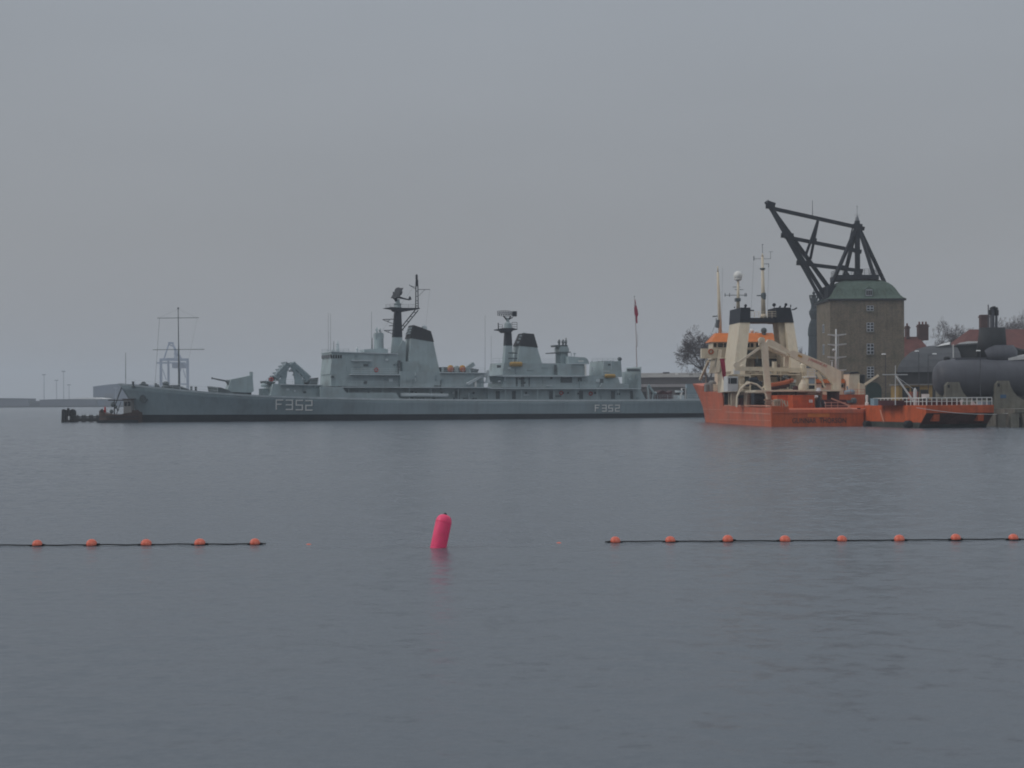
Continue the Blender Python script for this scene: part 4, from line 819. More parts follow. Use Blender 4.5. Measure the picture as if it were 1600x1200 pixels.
ang = math.atan2(FT.P(1292, 573, u=10)[2] - FT.P(1262, 560.5, u=10)[2], -(FT.P(1292, 573, u=10)[1] - FT.P(1262, 560.5, u=10)[1]))
q = T(1276.5, 566.8, u=10)
text_mesh('J-MARINE AS', .46, 'boom_lettering', M_RED, bo, Matrix.Translation((10 - .395, q.y, q.z)) @ Matrix.Rotation(R(-90), 4, 'Z') @ Matrix.Rotation(R(90), 4, 'X') @ Matrix.Rotation(ang, 4, 'Z'), .01, .98)
m = MB(); m.loft(*[[(p[0] - .02 * s, p[1], p[2]) for p in plate([(1247, 553.5), (1254, 556.5), (1252.5, 559.3), (1246.5, 556.7)], 10 - .39, .02)[0]] for s in (0, 1)]); m.build('boom_emblem', M_YEL, bo)
m = MB(); m.bar(T(1148, 576, u=14), T(1256, 578, u=14), .5); m.lathe(T(1255, 576, u=14) - Vector((0, 0, .5)), [(.4, 0), (.4, 1.0), (.2, 1.3)], 10); m.tube(T(1253, 580, u=14), T(1256, 590, u=14), .14, n=6); m.tube(T(1258, 580, u=14), T(1254, 590, u=14), .14, n=6); m.ball(T(1160, 572, u=14), .2); m.lathe(T(1211, 581, u=14), [(.2, -.3), (.3, 0), (.15, .2)], 8); m.tube(T(1210, 565, u=12), T(1210, 575, u=12), .3, .3, 8); m.bar(T(1229, 556, u=11), T(1228, 573, u=11), .55); m.build('stowed_derrick', M_CREAM, ot)
# control cabins, containers, deck gear
m = MB(); cb_ = slab(FT, [(1137, 588), (1153, 588), (1153, 611.5), (1137, 611.5)], 13.8, 16.2, MB()).build('control_cabin', M_SIGNW, ot)
tslab('cabin_window', [(1141.5, 590.5), (1151.5, 590.5), (1151.5, 599.5), (1141.5, 599.5)], 13.76, 13.9, M_GLASS, cb_); tslab('cabin_window', [(1138.3, 590.5), (1140.5, 590.5), (1140.5, 599.5), (1138.3, 599.5)], 13.77, 13.9, M_GLASS, cb_)
m = MB(); m.bar(T(1153, 587, u=14), T(1172, 587, u=14), .18); m.bar(T(1172, 587, u=14), T(1172, 612, u=14), .16); m.bar(T(1154, 587, u=14), T(1154, 612, u=14), .14); m.build('awning_frame', M_CREAM, ot)
m = MB(); m.path([T(px, py, u=5) for px, py in [(1151, 636), (1151.5, 620), (1157, 608), (1165, 600.5), (1173, 598), (1183, 601), (1190, 607), (1196, 615), (1199, 624)]], .125, 7); m.path([T(px, py, u=5.4) for px, py in [(1165, 600.5), (1167, 596.5), (1172, 598)]], .1, 6); m.bar(T(1164, 613, u=5.5), T(1195, 613, u=5.5), .16); m.build('stern_arch', M_CREAM, ot)
m = MB()
for px, py, r in ((1178, 596, .55), (1183, 601, .4), (1174, 594, .35), (1187, 599, .3), (1167, 601, .3)): m.lathe(T(px, py, u=12) - Vector((.4, 0, 0)), [(r * .6, 0), (r, .1), (r, .7), (r * .5, .8)], 10, 'X')
m.path([T(1181, 588, u=12), T(1184, 594, u=12), T(1189, 604, u=12)], .12); m.build('hose_reel', M_NAVYMAST, ot)
m = MB(); m.loft(*plate([(1196, 600), (1201, 594), (1204, 606), (1190, 607)], 11, .5)); m.build('cream_housing', M_CREAM, ot)
# inflatable boat on its cradle
F_ = MB(); A, B_ = T(1203.5, 603, u=17), T(1237.5, 598.5, u=17)
pts = [A + (B_ - A) * t + Vector((0, 0, .25 * t * t * t)) for t in (0, .3, .6, .85, 1)]
for du in (-.5, .5): F_.path([p + Vector((du * (1 - .8 * (k == 4)), 0, .12)) for k, p in enumerate(pts)], .27, 8)
ib = F_.build('rescue_boat', M_ORR, ot); m = MB(); m.loft([tuple(pts[0] + Vector((-.5, 0, -.1))), tuple(pts[3] + Vector((-.5, 0, -.1))), tuple(pts[3] + Vector((.5, 0, -.1))), tuple(pts[0] + Vector((.5, 0, -.1)))], [tuple(pts[0] + Vector((-.1, 0, -.75))), tuple(pts[3] + Vector((-.1, 0, -.6))), tuple(pts[3] + Vector((.1, 0, -.6))), tuple(pts[0] + Vector((.1, 0, -.75)))]); m.build('boat_hull', M_MAROON, ib)
m = MB(); m.bar(T(1206, 609, u=17), T(1240, 609, u=17), .25); m.bar(T(1210, 612, u=17), T(1212, 603, u=17), .2); m.bar(T(1232, 612, u=17), T(1230, 603, u=17), .2); m.build('boat_cradle', M_CREAM, ot)
ct = []
for k, (a, b, u0, lab) in enumerate(((1238.5, 1272.5, 3.2, 'red orange shipping container nearest the stern, its doors and a pale notice facing aft'), (1214.5, 1236.8, 5.5, 'red orange shipping container beside the one with the pale notice'))):
    q0, q1 = T(a, 642, u=u0), T(b, 617.3, u=u0); Fq = MB(); Fq.box(u0, u0 + 5, q1.y, q0.y, q0.z - .5, q1.z)
    o = Fq.build('shipping_container', M_ORANGED); o.location = (FT.x, FT.y, 0); o.rotation_euler = (0, 0, FT.a); tag(o, lab, 'container', 'containers on the workboat deck')
    m = MB(); zb, zt = q0.z - .5, q1.z; wv = q0.y - q1.y
    for y in (.0, wv - .09): m.box(u0 - .05, u0, q1.y + y, q1.y + y + .09, zb, zt)
    m.box(u0 - .05, u0, q1.y + .09, q0.y - .09, zt - .12, zt); m.box(u0 - .05, u0, q1.y + .09, q0.y - .09, zt - .62, zt - .52); m.box(u0 - .045, u0, q1.y + wv / 2 - .03, q1.y + wv / 2 + .03, zb, zt - .62)
    for f in (.18, .36, .64, .82): m.tube((u0 - .05, q1.y + wv * f, zb), (u0 - .05, q1.y + wv * f, zt - .62), .03, n=5); m.box(u0 - .09, u0 - .02, q1.y + wv * f - .07, q1.y + wv * f + .07, zb + 1.2, zb + 1.35)
    for y in (.45, .75, 1.05): m.box(u0 - .03, u0, q1.y + .09, q0.y - .09, zb + y, zb + y + .05)
    m.build('door_bars', M_ORANGED, o)
    if k == 0:
        m = MB(); p0, p1 = T(1264, 624.5, u=u0), T(1269.5, 629, u=u0); m.box(u0 - .07, u0 - .06, p1.y, p0.y, p1.z, p0.z); m.build('notice_plate', M_SIGNW, o)
cab = slab(FT, [(1262.5, 587), (1274, 587), (1275.5, 616), (1262, 616)], 9, 10.5, MB()).build('crane_cab', M_CREAM, ot)
tslab('cab_window', [(1264, 602), (1272.8, 602), (1272.8, 607.6), (1264, 607.6)], 8.95, 9.1, M_GLASS, cab); tslab('cab_window', [(1264, 591), (1273, 591), (1273, 599.5), (1264, 599.5)], 8.95, 9.1, M_BLUEG, cab); tslab('cab_roof', [(1260.5, 588), (1275.5, 588), (1275.5, 589.7), (1260.5, 589.7)], 8.8, 10.6, M_WHITE, cab)
m = MB(); m.rail([T(1262, 588, u=9), T(1273, 588, u=9)], .9, .04, 3, .45); m.build('cab_rail', M_SIGNW, cab)
m = MB(); c = T(1254.5, 613, u=9); m.lathe(c, [(.55, 0), (.6, .6), (.5, 1.0), (.3, 1.3), (.2, 1.6)], 12); m.build('cream_ventilator', M_CREAM, ot)
m = MB(); c = T(1243.5, 607, u=12); m.lathe(c - Vector((.3, 0, 0)), [(.3, 0), (.35, .1), (.35, .6), (.2, .7)], 12, 'X'); m.tube(c - Vector((0, 0, .3)), c - Vector((0, 0, .9)), .1, n=6); m.build('floodlight', M_MAROON, ot)
gl = [((1277, 642), (1280, 618), .28, M_NAVYMAST), ((1283, 644), (1279, 622), .2, M_NAVYD), ((1290, 644), (1285, 625), .22, M_NAVYMAST), ((1273.5, 620), (1278, 620), .22, M_SIGNW), ((1288, 628), (1289.5, 643), .09, M_SIGNW), ((1281, 630), (1276, 644), .09, M_SIGNW)]
for a, b, r, mm_ in gl: m = MB(); m.tube(T(*a, u=4.5), T(*b, u=4.5), r, r * .8, 7); m.build('deck_gear', mm_, ot)
m = MB(); m.ball(T(1283.5, 641, u=3.5), .28, .2); m.lathe(T(1279, 613.5, u=5), [(.15, 0), (.35, .2), (.2, .6)], 9); m.lathe(T(1275, 647, u=3) - Vector((0, 0, .2)), [(.5, 0), (.5, .45)], 10); m.build('fender', M_SIGNW, ot)
tslab('winch_house', [(1289, 624.5), (1322, 624.5), (1330, 645), (1287, 645)], 5, 9, M_MAROON)
m = MB(); u = .6
for y in (629, 634, 638.5): m.bar(T(1288, y, u=u), T(1322 + (y - 629) * .9, y, u=u), .06)
m.bar(T(1299, 622.5, u=u), T(1329, 634.5, u=u), .15); m.bar(T(1322, 645, u=u), T(1327, 634, u=u), .2); m.bar(T(1329, 634.5, u=u), T(1349, 634.5, u=u), .07)
for px in (1290, 1299, 1309): m.bar(T(px, 645, u=u), T(px, 628, u=u), .05)
m.build('stern_rail', M_LINE, ot)
m = MB(); c = T(1342, 642.5, u=.5); m.lathe(c, [(.28, 0), (.18, .15), (.24, .4)], 8); m.build('mooring_bitt', M_BLACK, ot)
# ------------------------------------------------------------------ second orange ship beyond her
FS = Frame(wx(1262, 232), 232, FT.a); SB = -FS.P(1352, 640, u=0)[1]; hb2 = SB / 2
os_ = fthing('moored_ship', 'orange ship beyond the workboat, with cream funnel and white mast of four yards', 'ship', FS)
ship_hull(FS, SB, [(0, hb2 - .2, hb2, 3.9), (12, hb2, hb2, 3.9), (16, hb2 * .85, hb2 * .95, 4.1), (20, hb2 * .5, hb2 * .7, 4.4), (22.5, .1, .2, 4.7)], 'hull', M_ORANGED, os_)
def sslab(name, pts, u0, u1, material=M_CREAM, parent=None): return slab(FS, pts, u0, u1, MB()).build(name, material, parent or os_)
def S(px, py, u): return Vector(FS.P(px, py, u=u))
sslab('house', [(1256, 600), (1319, 600), (1319, 618), (1256, 618)], 4, 16, M_CREAM); sslab('wheelhouse_roof', [(1254, 592.3), (1319.5, 592.3), (1320, 598.5), (1254, 598.5)], 3.6, 14, M_ROOFO); sslab('roof_block', [(1310, 578), (1318, 577), (1318, 592.5), (1310, 592.5)], 6, 12, M_CREAMD)
for px in (1284, 1300, 1313): sslab('house_window', [(px, 600.5), (px + 5.5, 600.5), (px + 5.5, 605.5), (px, 605.5)], 3.95, 4.1, M_GLASS)
sslab('dark_doorway', [(1320, 600), (1327.5, 600), (1327.5, 612), (1320, 612)], 7, 7.4, M_NAVYD)
fn = sslab('funnel', [(1327, 584), (1343, 583.5), (1343, 618), (1326.5, 618)], 2, 5, M_CREAM); sslab('funnel_cap', [(1326.5, 584.2), (1329, 581.7), (1340, 580.5), (1343.5, 583.8)], 1.9, 5.1, M_BLACK, fn)
sslab('machinery_casing', [(1343, 598), (1351.5, 601), (1352, 618), (1343, 618)], 1.5, 5, M_CREAM)
m = MB(); m.lathe(S(1347, 591, 3), [(.42, -.75), (.45, .4), (.3, .55)], 10); m.build('mushroom_vent', M_BLACK, os_)
m = MB(); m.bar(S(1351, 601, 1.5), S(1372.5, 586.5, .5), .32); m.build('cargo_derrick', M_CREAM, os_)
m = MB(); c = S(1329, 613, 1); m.ball(c, .65, .5); m.ball(c + Vector((0, .6, -.1)), .4); m.tube(c + Vector((0, .4, 0)), c + Vector((0, .5, .9)), .12, n=6); m.bar(S(1316, 611, 1), S(1330, 611, 1), .1); m.build('deck_winch', M_BLUEG, os_)
m = MB(); a, b = S(1306.3, 600, 5), S(1306.3, 514, 5); m.tube(a, b, .24, .1, 8); mm2 = m.build('signal_mast', M_SIGNW, os_, True)
for y in (522.3, 537.5, 557.3, 578): m = MB(); L_, R_ = S(1293.2, y - .4, 5), S(1322.5, y - 1, 5); c = S(1306.3, y + 1.6, 5); m.loft([tuple(L_), tuple(L_ + Vector((.1, 0, -.05))), tuple(L_ + Vector((0, 0, -.14)))], [tuple(c + Vector((-.1, 0, .12))), tuple(c + Vector((.1, 0, .12))), tuple(c + Vector((0, 0, -.2)))]); m.loft([tuple(R_), tuple(R_ + Vector((.1, 0, -.05))), tuple(R_ + Vector((0, 0, -.14)))], [tuple(c + Vector((-.1, 0, .12))), tuple(c + Vector((.1, 0, .12))), tuple(c + Vector((0, 0, -.2)))]); m.build('yard', M_SIGNW, mm2)
m = MB(); m.tube(S(1310, 525, 5), S(1310, 600, 5), .03, n=4); m.ball(S(1302.5, 547, 5), .2); m.tube(S(1300, 565, 5), S(1300, 592, 5), .12, n=6); m.tube(S(1297, 563.5, 5), S(1302, 563.5, 5), .05, n=4); m.build('mast_fittings', M_SIGNW, mm2)
m = MB(); m.lathe(S(1334, 627, -.3) - Vector((0, 0, .3)), [(.3, 0), (.42, .2), (.42, .6), (.25, .8)], 10); m.bar(S(1318, 628, -.2), S(1330, 627, -.2), .4); m.build('stern_fender', M_NAVYD, os_)
m = MB(); m.rail([S(1318, 617, .2), S(1351, 617, .2)], .8, .03, 2, 1.0); m.build('guard_rail', M_ORANGED, os_)
# ------------------------------------------------------------------ orange pontoon barge
FB = Frame(45.8, 177.0, math.atan2(.975, -.22)); BB = -FB.P(1553, 667, u=0)[1]
ba = fthing('deck_barge', 'flat orange pontoon barge with white railings and a raked dark underside at its end', 'barge', FB)
def B(px, py, u=None, v=None): return Vector(FB.P(px, py, u=u, v=v))
zt0 = B(1450, 633.3, u=0).z; z1 = B(1450, 645.5, u=0).z
m = MB(); prof = [(0, zt0), (0, z1), (2.6, -.6), (30, -.6), (30, zt0 - .05)]
m.prism(prof, -BB, 0); bh = m.build('hull', M_ORANGED, ba)
m = MB(); m.loft([(.15, -.02, z1 - .02), (1.9, -.02, .3), (1.55, -.02, .3), (-.08, -.02, z1)], [(.15, -BB + .02, z1 - .02), (1.9, -BB + .02, .3), (1.55, -BB + .02, .3), (-.06, -BB + .02, z1)]); m.build('raked_underside', mat('underside_shade_brown', (.11, .042, .033), .7, .3, .7, .4, fine=.15), bh)  # dark sheet over the raked end, its shade painted into the colour
m = MB(); m.box(2.0, 30.02, -BB - .03, .03, -.65, .62); m.loft([(1.25, .03, .62), (1.25, -BB - .03, .62), (2.0, -BB - .03, .62), (2.0, .03, .62)], [(2.3, .03, -.65), (2.3, -BB - .03, -.65), (3, -BB - .03, -.65), (3, .03, -.65)]); m.build('waterline_band', M_BARGEBOT, bh)
for px in (1461, 1530):
    v = B(px, 650, u=.5).y; m = MB(); m.loft([(.06, v + .38, z1 - .02), (.06, v - .38, z1 - .02), (1.0, v - .38, z1 - .02), (1.0, v + .38, z1 - .02)], [(.25, v + .38, .75), (.25, v - .38, .75), (2.2, v - .38, .75), (2.2, v + .38, .75)]); m.build('skeg_post', M_ORANGED, bh)
m = MB(); a, b = B(1376, 640, v=.02), B(1382, 661, v=.02); m.loft([(a.x, .03, a.z), (a.x + .3, .03, a.z), (a.x + .3, 0, a.z), (a.x, 0, a.z)], [(b.x, .03, b.z), (b.x + .3, .03, b.z), (b.x + .3, 0, b.z), (b.x, 0, b.z)]); m.build('draught_mark', M_LINE, bh)
for k, px in enumerate((1356, 1420)):
    c = B(px, 661.5, v=.3); m = MB(); m.lathe((c.x - .45, .38, c.z - .1), [(.2, 0), (.42, .06), (.42, .85), (.2, .92)], 12, 'X'); o = m.build('tyre_fender', M_BLACK, ba)
m = MB(); pr_ = [B(1357, 634.8, v=-.1), B(1450, 633.2, v=-.1)]; A0, A1 = Vector((13.5, -.15, zt0 - .03)), Vector((.15, -.15, zt0)); A2 = Vector((.15, -BB + .15, zt0))
for a, b, n_ in ((A0, A1, 14), (A1, A2, 13)):
    for k in range(n_ + 1):
        p = a.lerp(b, k / n_); big = k % 2 == 0; m.bar(p, p + Vector((0, 0, .82 if big else .8)), .09 if big else .065)
    for h in (.82, .43): m.bar(a + Vector((0, 0, h)), b + Vector((0, 0, h)), .10 if h > .5 else .06)
m.build('white_railing', M_WHITE, ba)
m = MB(); q0, q1 = B(1397, 634, u=5.5), B(1500, 625, u=5.5); m.box(5.5, 11, q1.y, q0.y, zt0, q1.z); m.build('hatch_coaming', M_MAROON, ba)
m = MB(); p = B(1429.8, 633, u=3.5); q = B(1429.8, 609, u=3.5); m.tube(p, q, .2, .2, 8); m.tube(q, q + Vector((0, 0, .25)), .16, .02, 8); bp = m.build('crane_post', M_SIGNW, ba)
m = MB(); m.bar(B(1428, 628, u=3.5), B(1399.5, 587.5, u=3.5), .16); m.tube(B(1429, 609, u=3.5), B(1400, 587.5, u=3.5), .03, n=4); m.build('crane_boom', M_WHITE, bp)
m = MB(); m.tube(B(1399, 633, u=3.5), B(1399, 571, u=3.5), .06, .04, 5); m.bar(B(1379, 585.3, u=3.5), B(1418, 585.3, u=3.5), .1); m.build('signal_pole', M_SIGNW, ba)
m = MB(); c = B(1354.5, 634, v=-.5); m.lathe(c, [(.22, 0), (.22, .4), (.12, .45), (.16, .9), (.16, 1.25), (.05, 1.3)], 8); m.build('white_bollard', M_WHITE, ba)
m = MB(); m.prism_u([(B(1500, 626, u=1).y, B(1500, 625, u=1).z), (B(1506, 626, u=1).y, B(1506, 624, u=1).z), (B(1502, 636, u=1).y, B(1502, 634, u=1).z)], 1.0, 1.06); m.prism_u([(B(1518, 626, u=1).y, B(1518, 624, u=1).z), (B(1526, 630, u=1).y, B(1526, 632.5, u=1).z), (B(1517, 636, u=1).y, B(1517, 633.5, u=1).z)], 1.0, 1.06); m.build('white_canvas', M_SIGNW, ba)
m = MB(); c = B(1540, 633, u=1); m.box(.8, 2, c.y - .5, c.y + .5, zt0, zt0 + .35); m.lathe(B(1380, 633, v=-2) , [(.3, 0), (.3, .5)], 8); m.box(4, 5, B(1372, 630, u=4).y, B(1366, 630, u=4).y, zt0, zt0 + .8); m.build('deck_box', M_BLUEG, ba)
m = MB(); pts = [B(1432, 637, u=-.1), B(1458, 641, u=-.2), B(1490, 645, u=-.3), B(1520, 647, u=-.3), B(1553, 647.5, u=0), Vector(B(1575, 646, u=1))]; m.path(pts, .03, 5)
tag(m.build('mooring_rope', M_SIGNW, ba))
m = MB(); m.path([tuple(B(1352, 638, v=.2)), tuple(B(1340, 641, v=.4)), tuple(B(1325, 641, v=.4))], .025, 4); m.build('mooring_rope', M_SIGNW, ba)
# ------------------------------------------------------------------ quay side
def W(px, py, Y): return Vector((wx(px, Y), Y, wz(px, py, Y)))
# quay face and cope in front of the submarine
FQ = Frame(56.3, 179.6, 0.0)
qw = thing('quay_wall', 'weathered stone quay wall with pale concrete piers behind the barge', 'quay wall', (56.3, 179.6, 0))
m = MB(); m.prism_z([(0, 0), (200, -6.6), (200, -7.1), (0, -.5)], 1.65, 2.06); m.build('cope', M_CONC, qw)
m = MB(); m.prism_z([(.1, 0), (200, -6.6), (200, -7.0), (.1, -.36)], -1, 1.65); m.build('stone_face', M_QUAY, qw)
for k, px in enumerate((1565, 1585, 1604, 1622, 1645, 1668)):
    x = wx(px, 179) - 56.3; m = MB(); m.prism_z([(x - .55, -.36 - x * .033), (x + .55, -.36 - x * .033), (x + .42, -.85 - x * .033), (x - .42, -.85 - x * .033)], -.6, 1.55); m.build('concrete_pier', M_QUAY if k != 1 else M_CONC, qw)
m = MB()
for k in range(14): x = .5 + k * .42; m.tube((x, -.62 - x * .033, -.8), (x, -.62 - x * .033, 1.1 + .2 * math.sin(k * 5)), .09, n=6)
m.build('timber_fender', M_TIMBER, qw)
m = MB(); m.prism_z([(0, 0), (-1.6, 50), (-2.1, 81), (-1.7, 81), (-1.2, 50), (.4, 0)], -1, 2.06); m.build('side_face', M_QUAY, qw)

# ------------------------------------------------------------------ the masting crane tower
TY = 300.0; x0, x1 = wx(1297.5, TY), wx(1413.5, TY); zt = wz(1355, 469.5, TY); W_ = x1 - x0; D_ = 13.0
tw = thing('masting_crane_tower', 'tall mossy brick tower with green copper roof carrying black timber sheerlegs', 'crane tower', (x0, TY, QZ))
zt -= QZ
m = MB(); m.box(0, W_, 0, D_, -.3, zt); wall = m.build('brick_wall', M_TOWER, tw)
m = MB(); m.box(-.35, W_ + .35, -.35, D_ + .35, zt, zt + .35); m.build('eaves', M_BLACK, tw)
def TW(px, py, v=0.0): Yv = TY + v; return Vector((wx(px, Yv) - x0, v, wz(px, py, Yv) - QZ))
m = MB(); zr = TW(1340, 436, 3).z; prof = [(0, 0), (.09, .06), (.18, .17), (.26, .33), (.34, .5), (.45, .67), (.59, .81), (.75, .91), (.9, .97), (1, 1)]
ins = 4.6; rings = []
for f, g in prof: rings.append([(-.3 + ins * f, -.3 + ins * f), (W_ + .3 - ins * f, -.3 + ins * f), (W_ + .3 - ins * f, D_ + .3 - ins * f), (-.3 + ins * f, D_ + .3 - ins * f)])
zz = [zt + .35 + (zr - zt - .35) * g for f, g in prof]
vv = [[m.bm.verts.new((x, y, z)) for x, y in r] for r, z in zip(rings, zz)]
for a, b in zip(vv, vv[1:]):
    for i in range(4): m.bm.faces.new((a[i], a[(i + 1) % 4], b[(i + 1) % 4], b[i]))
m.bm.faces.new(vv[-1]); roof = m.build('copper_roof', M_COPPER, tw)
m = MB()                                         # standing seams
for i in range(22):
    t = (i + .5) / 22
    for face in range(2):
        pts = []
        for r, z in zip(rings, zz):
            a, b = (r[0], r[1]) if face == 0 else (r[3], r[0])
            pts.append(Vector((a[0] + (b[0] - a[0]) * t, a[1] + (b[1] - a[1]) * t, z)) + (Vector((0, -.03, .02)) if face == 0 else Vector((-.03, 0, .02))))
        m.path(pts, .045, 3)
o = m.build('standing_seams', M_COPPER, roof); o['kind'] = 'stuff'
m = MB(); a, b = TW(1309, 432.5, 3.3), TW(1374, 432.5, 3.3); m.box(a.x, b.x, 3.0, D_ - 3.0, zr - .05, a.z + .35); m.build('roof_platform', M_BEAM, tw)
m = MB(); m.rail([(a.x + .2, 3.2, a.z + .3), (b.x - .2, 3.2, a.z + .3), (b.x - .2, D_ - 3.2, a.z + .3)], 1.15, .04, 3, .8); m.rail([(a.x + .2, 3.2, a.z + .3), (a.x + .2, D_ - 3.2, a.z + .3)], 1.15, .04, 3, .8); m.build('platform_rail', M_BEAM, tw)
def window(px, y0, y1, wpx, v=-.02, par=None):
    a, b = TW(px - wpx / 2, y1, 0), TW(px + wpx / 2, y0, 0); m = MB(); m.box(a.x, b.x, -.06, .25, a.z, b.z); f = m.build('window', M_WFRAME, tw)
    nx, nz = 2, max(2, round((y1 - y0) / 5)); fw = (b.x - a.x) / nx; fh = (b.z - a.z) / nz
    for i in range(nx):
        for j in range(nz): m = MB(); m.box(a.x + fw * i + .1, a.x + fw * (i + 1) - .1, -.10, -.055, a.z + fh * j + .1, a.z + fh * (j + 1) - .1); m.build('pane', M_GLASS, f)
    m = MB(); m.box(a.x - .1, b.x + .1, -.22, 0, a.z - .2, a.z); m.build('sill', M_CONC, f)
for y0, y1 in ((477.5, 485.5), (504, 518), (537, 553.5), (573, 590.5)): window(1360.3, y0, y1, 11)
for y0, y1, w_ in ((507, 520, 1.2), (538, 554, 1.2), (573, 588, 1.2)):
    y = wz(1290, y0, TY + 6) - QZ, wz(1290, y1, TY + 6) - QZ; m = MB(); m.box(-.06, .25, 5.4, 6.9, y[1], y[0]); f = m.build('window', M_WFRAME, tw); m = MB(); m.box(-.1, -.055, 5.5, 6.1, y[1] + .12, y[0] - .12); m.build('pane', M_GLASS, f); m = MB(); m.box(-.1, -.055, 6.2, 6.8, y[1] + .12, y[0] - .12); m.build('pane', M_GLASS, f)
m = MB(); c = TW(1357.5, 456.5, .9); m.prism([(c.x - .85, c.z - 1), (c.x + .85, c.z - 1), (c.x + .85, c.z + .5), (c.x, c.z + 1.1), (c.x - .85, c.z + .5)], .2, 2.5); dm = m.build('dormer', M_COPPER, roof)
m = MB(); m.box(c.x - .6, c.x + .6, .14, .2, c.z - .75, c.z + .45); m.build('dormer_frame', M_WFRAME, dm); m = MB()
for k in (-1, 0, 1): m.box(c.x + k * .38 - .14, c.x + k * .38 + .14, .10, .13, c.z - .6, c.z + .3)
m.build('dormer_pane', M_GLASS, dm)
a, b = TW(1352.5, 640), TW(1377.5, 597); m = MB(); r_ = (b.x - a.x) / 2
m.prism([(a.x, .1), (b.x, .1)] + [(a.x + r_ + r_ * math.cos(t * math.pi / 10), b.z - r_ + r_ * math.sin(t * math.pi / 10)) for t in range(11)], -.06, .3); m.build('arched_door', mat('dark_green_door', (.012, .035, .03), .6, .2, 1), tw)
# sheerlegs: three splayed main spars, kingpost, stays and horizontal struts
cz = D_ / 2
def beam(a, b, w=.5): m = MB(); m.bar(TW(*a), TW(*b), w); return m
def add(m, n_='sheerleg'): return m.build(n_, M_BEAM, tw)
tip = (1204, 322, cz)
for (fx, fy, fv), w in (((1284, 468, cz - 2.2), .66), ((1292, 466, cz), .66), ((1302, 458, cz + 2.4), .66)): add(beam(tip, (fx, fy, fv), w))
m = MB(); m.bar(TW(1200, 318, cz), TW(1212, 322, cz), 1.1); m.bar(TW(1198.5, 322.5, cz), TW(1212.5, 322.5, cz), .8); m.tube(TW(1199, 315, cz), TW(1204, 321, cz), .45, .5, 8); m.build('sheer_head', M_BEAM, tw)
m = MB(); m.tube(TW(1199, 314, cz), TW(1202.5, 319, cz), .48, .48, 8); m.build('sheer_cap', M_POLE, tw)
for a, b, w in (((1210, 326, cz), (1352, 357.5, cz), .68), ((1228, 370, cz), (1347, 393.5, cz), .66), ((1251, 411.5, cz), (1349, 423.5, cz), .66)): add(beam(a, b, w), 'horizontal_strut')
for x, y in ((1232, 368), (1256, 411)):
    m = MB(); m.bar(TW(x - 10, y - .5, cz), TW(x + 9, y + .5, cz), .9); m.bar(TW(x, y, cz - 2.0), TW(x, y, cz + 2.0), .6); add(m, 'cross_head')
add(beam((1279.5, 345, cz), (1259, 402, cz - 1.2), .38), 'brace'); add(beam((1279.5, 345, cz), (1267.5, 405, cz + 1.2), .38), 'brace'); m = MB(); m.bar(TW(1268, 374, cz), TW(1277, 376, cz), .75); add(m, 'cross_head')
m = MB(); m.bar(TW(1341, 345, cz), TW(1341, 432, cz), .85); add(m, 'kingpost')
for (fx, fy, fv) in ((1300, 446, cz - 3.5), (1317, 446, cz + 3.5)): add(beam((1339, 357, cz), (fx, fy, fv), .55), 'backstay_leg')
add(beam((1344, 357, cz), (1369, 438, cz - 2.5), .55), 'backstay_leg'); add(beam((1344, 357, cz), (1383, 441, cz + 2.5), .55), 'backstay_leg')
add(beam((1335, 350, cz), (1326, 388, cz), .22), 'brace'); add(beam((1322, 422, cz), (1330, 434, cz), .35), 'brace')
m = MB()
for x, y, l in ((1318, 417, 9), (1342, 352, 13), (1342, 392, 10), (1342, 424, 12), (1331, 389, 8)): m.bar(TW(x - l * .5, y, cz), TW(x + l * .5, y + 1.5, cz), .75)
add(m, 'cross_head')
m = MB(); c = TW(1341, 432, cz); m.loft([(c.x - .9, cz - .9, c.z), (c.x + .9, cz - .9, c.z), (c.x + .9, cz + .9, c.z), (c.x - .9, cz + .9, c.z)], [(c.x - .45, cz - .45, c.z + 1), (c.x + .45, cz - .45, c.z + 1), (c.x + .45, cz + .45, c.z + 1), (c.x - .45, cz + .45, c.z + 1)]); add(m, 'kingpost_foot')
m = MB(); m.lathe(TW(1341, 348, cz), [(.35, 0), (.4, .4), (.3, 1.0), (.12, 1.3), (.05, 1.5), (.03, 3.0), (.1, 3.05), (.03, 3.3)], 10); p = TW(1341, 336, cz); m.bar(p - Vector((.55, 0, 0)), p + Vector((.55, 0, 0)), .05); m.build('vane_finial', M_POLE, tw)
m = MB(); m.tube(TW(1271.2, 337, cz), TW(1271.2, 313, cz), .06, .04, 5); m.build('lightning_rod', M_BEAM, tw)
m = MB(); m.box(TW(1295, 455, 2).x, TW(1312, 455, 2).x, 2, D_ - 2, TW(1300, 466, 2).z, TW(1300, 446, 2).z); m.build('sheerleg_housing', M_BEAM, tw)

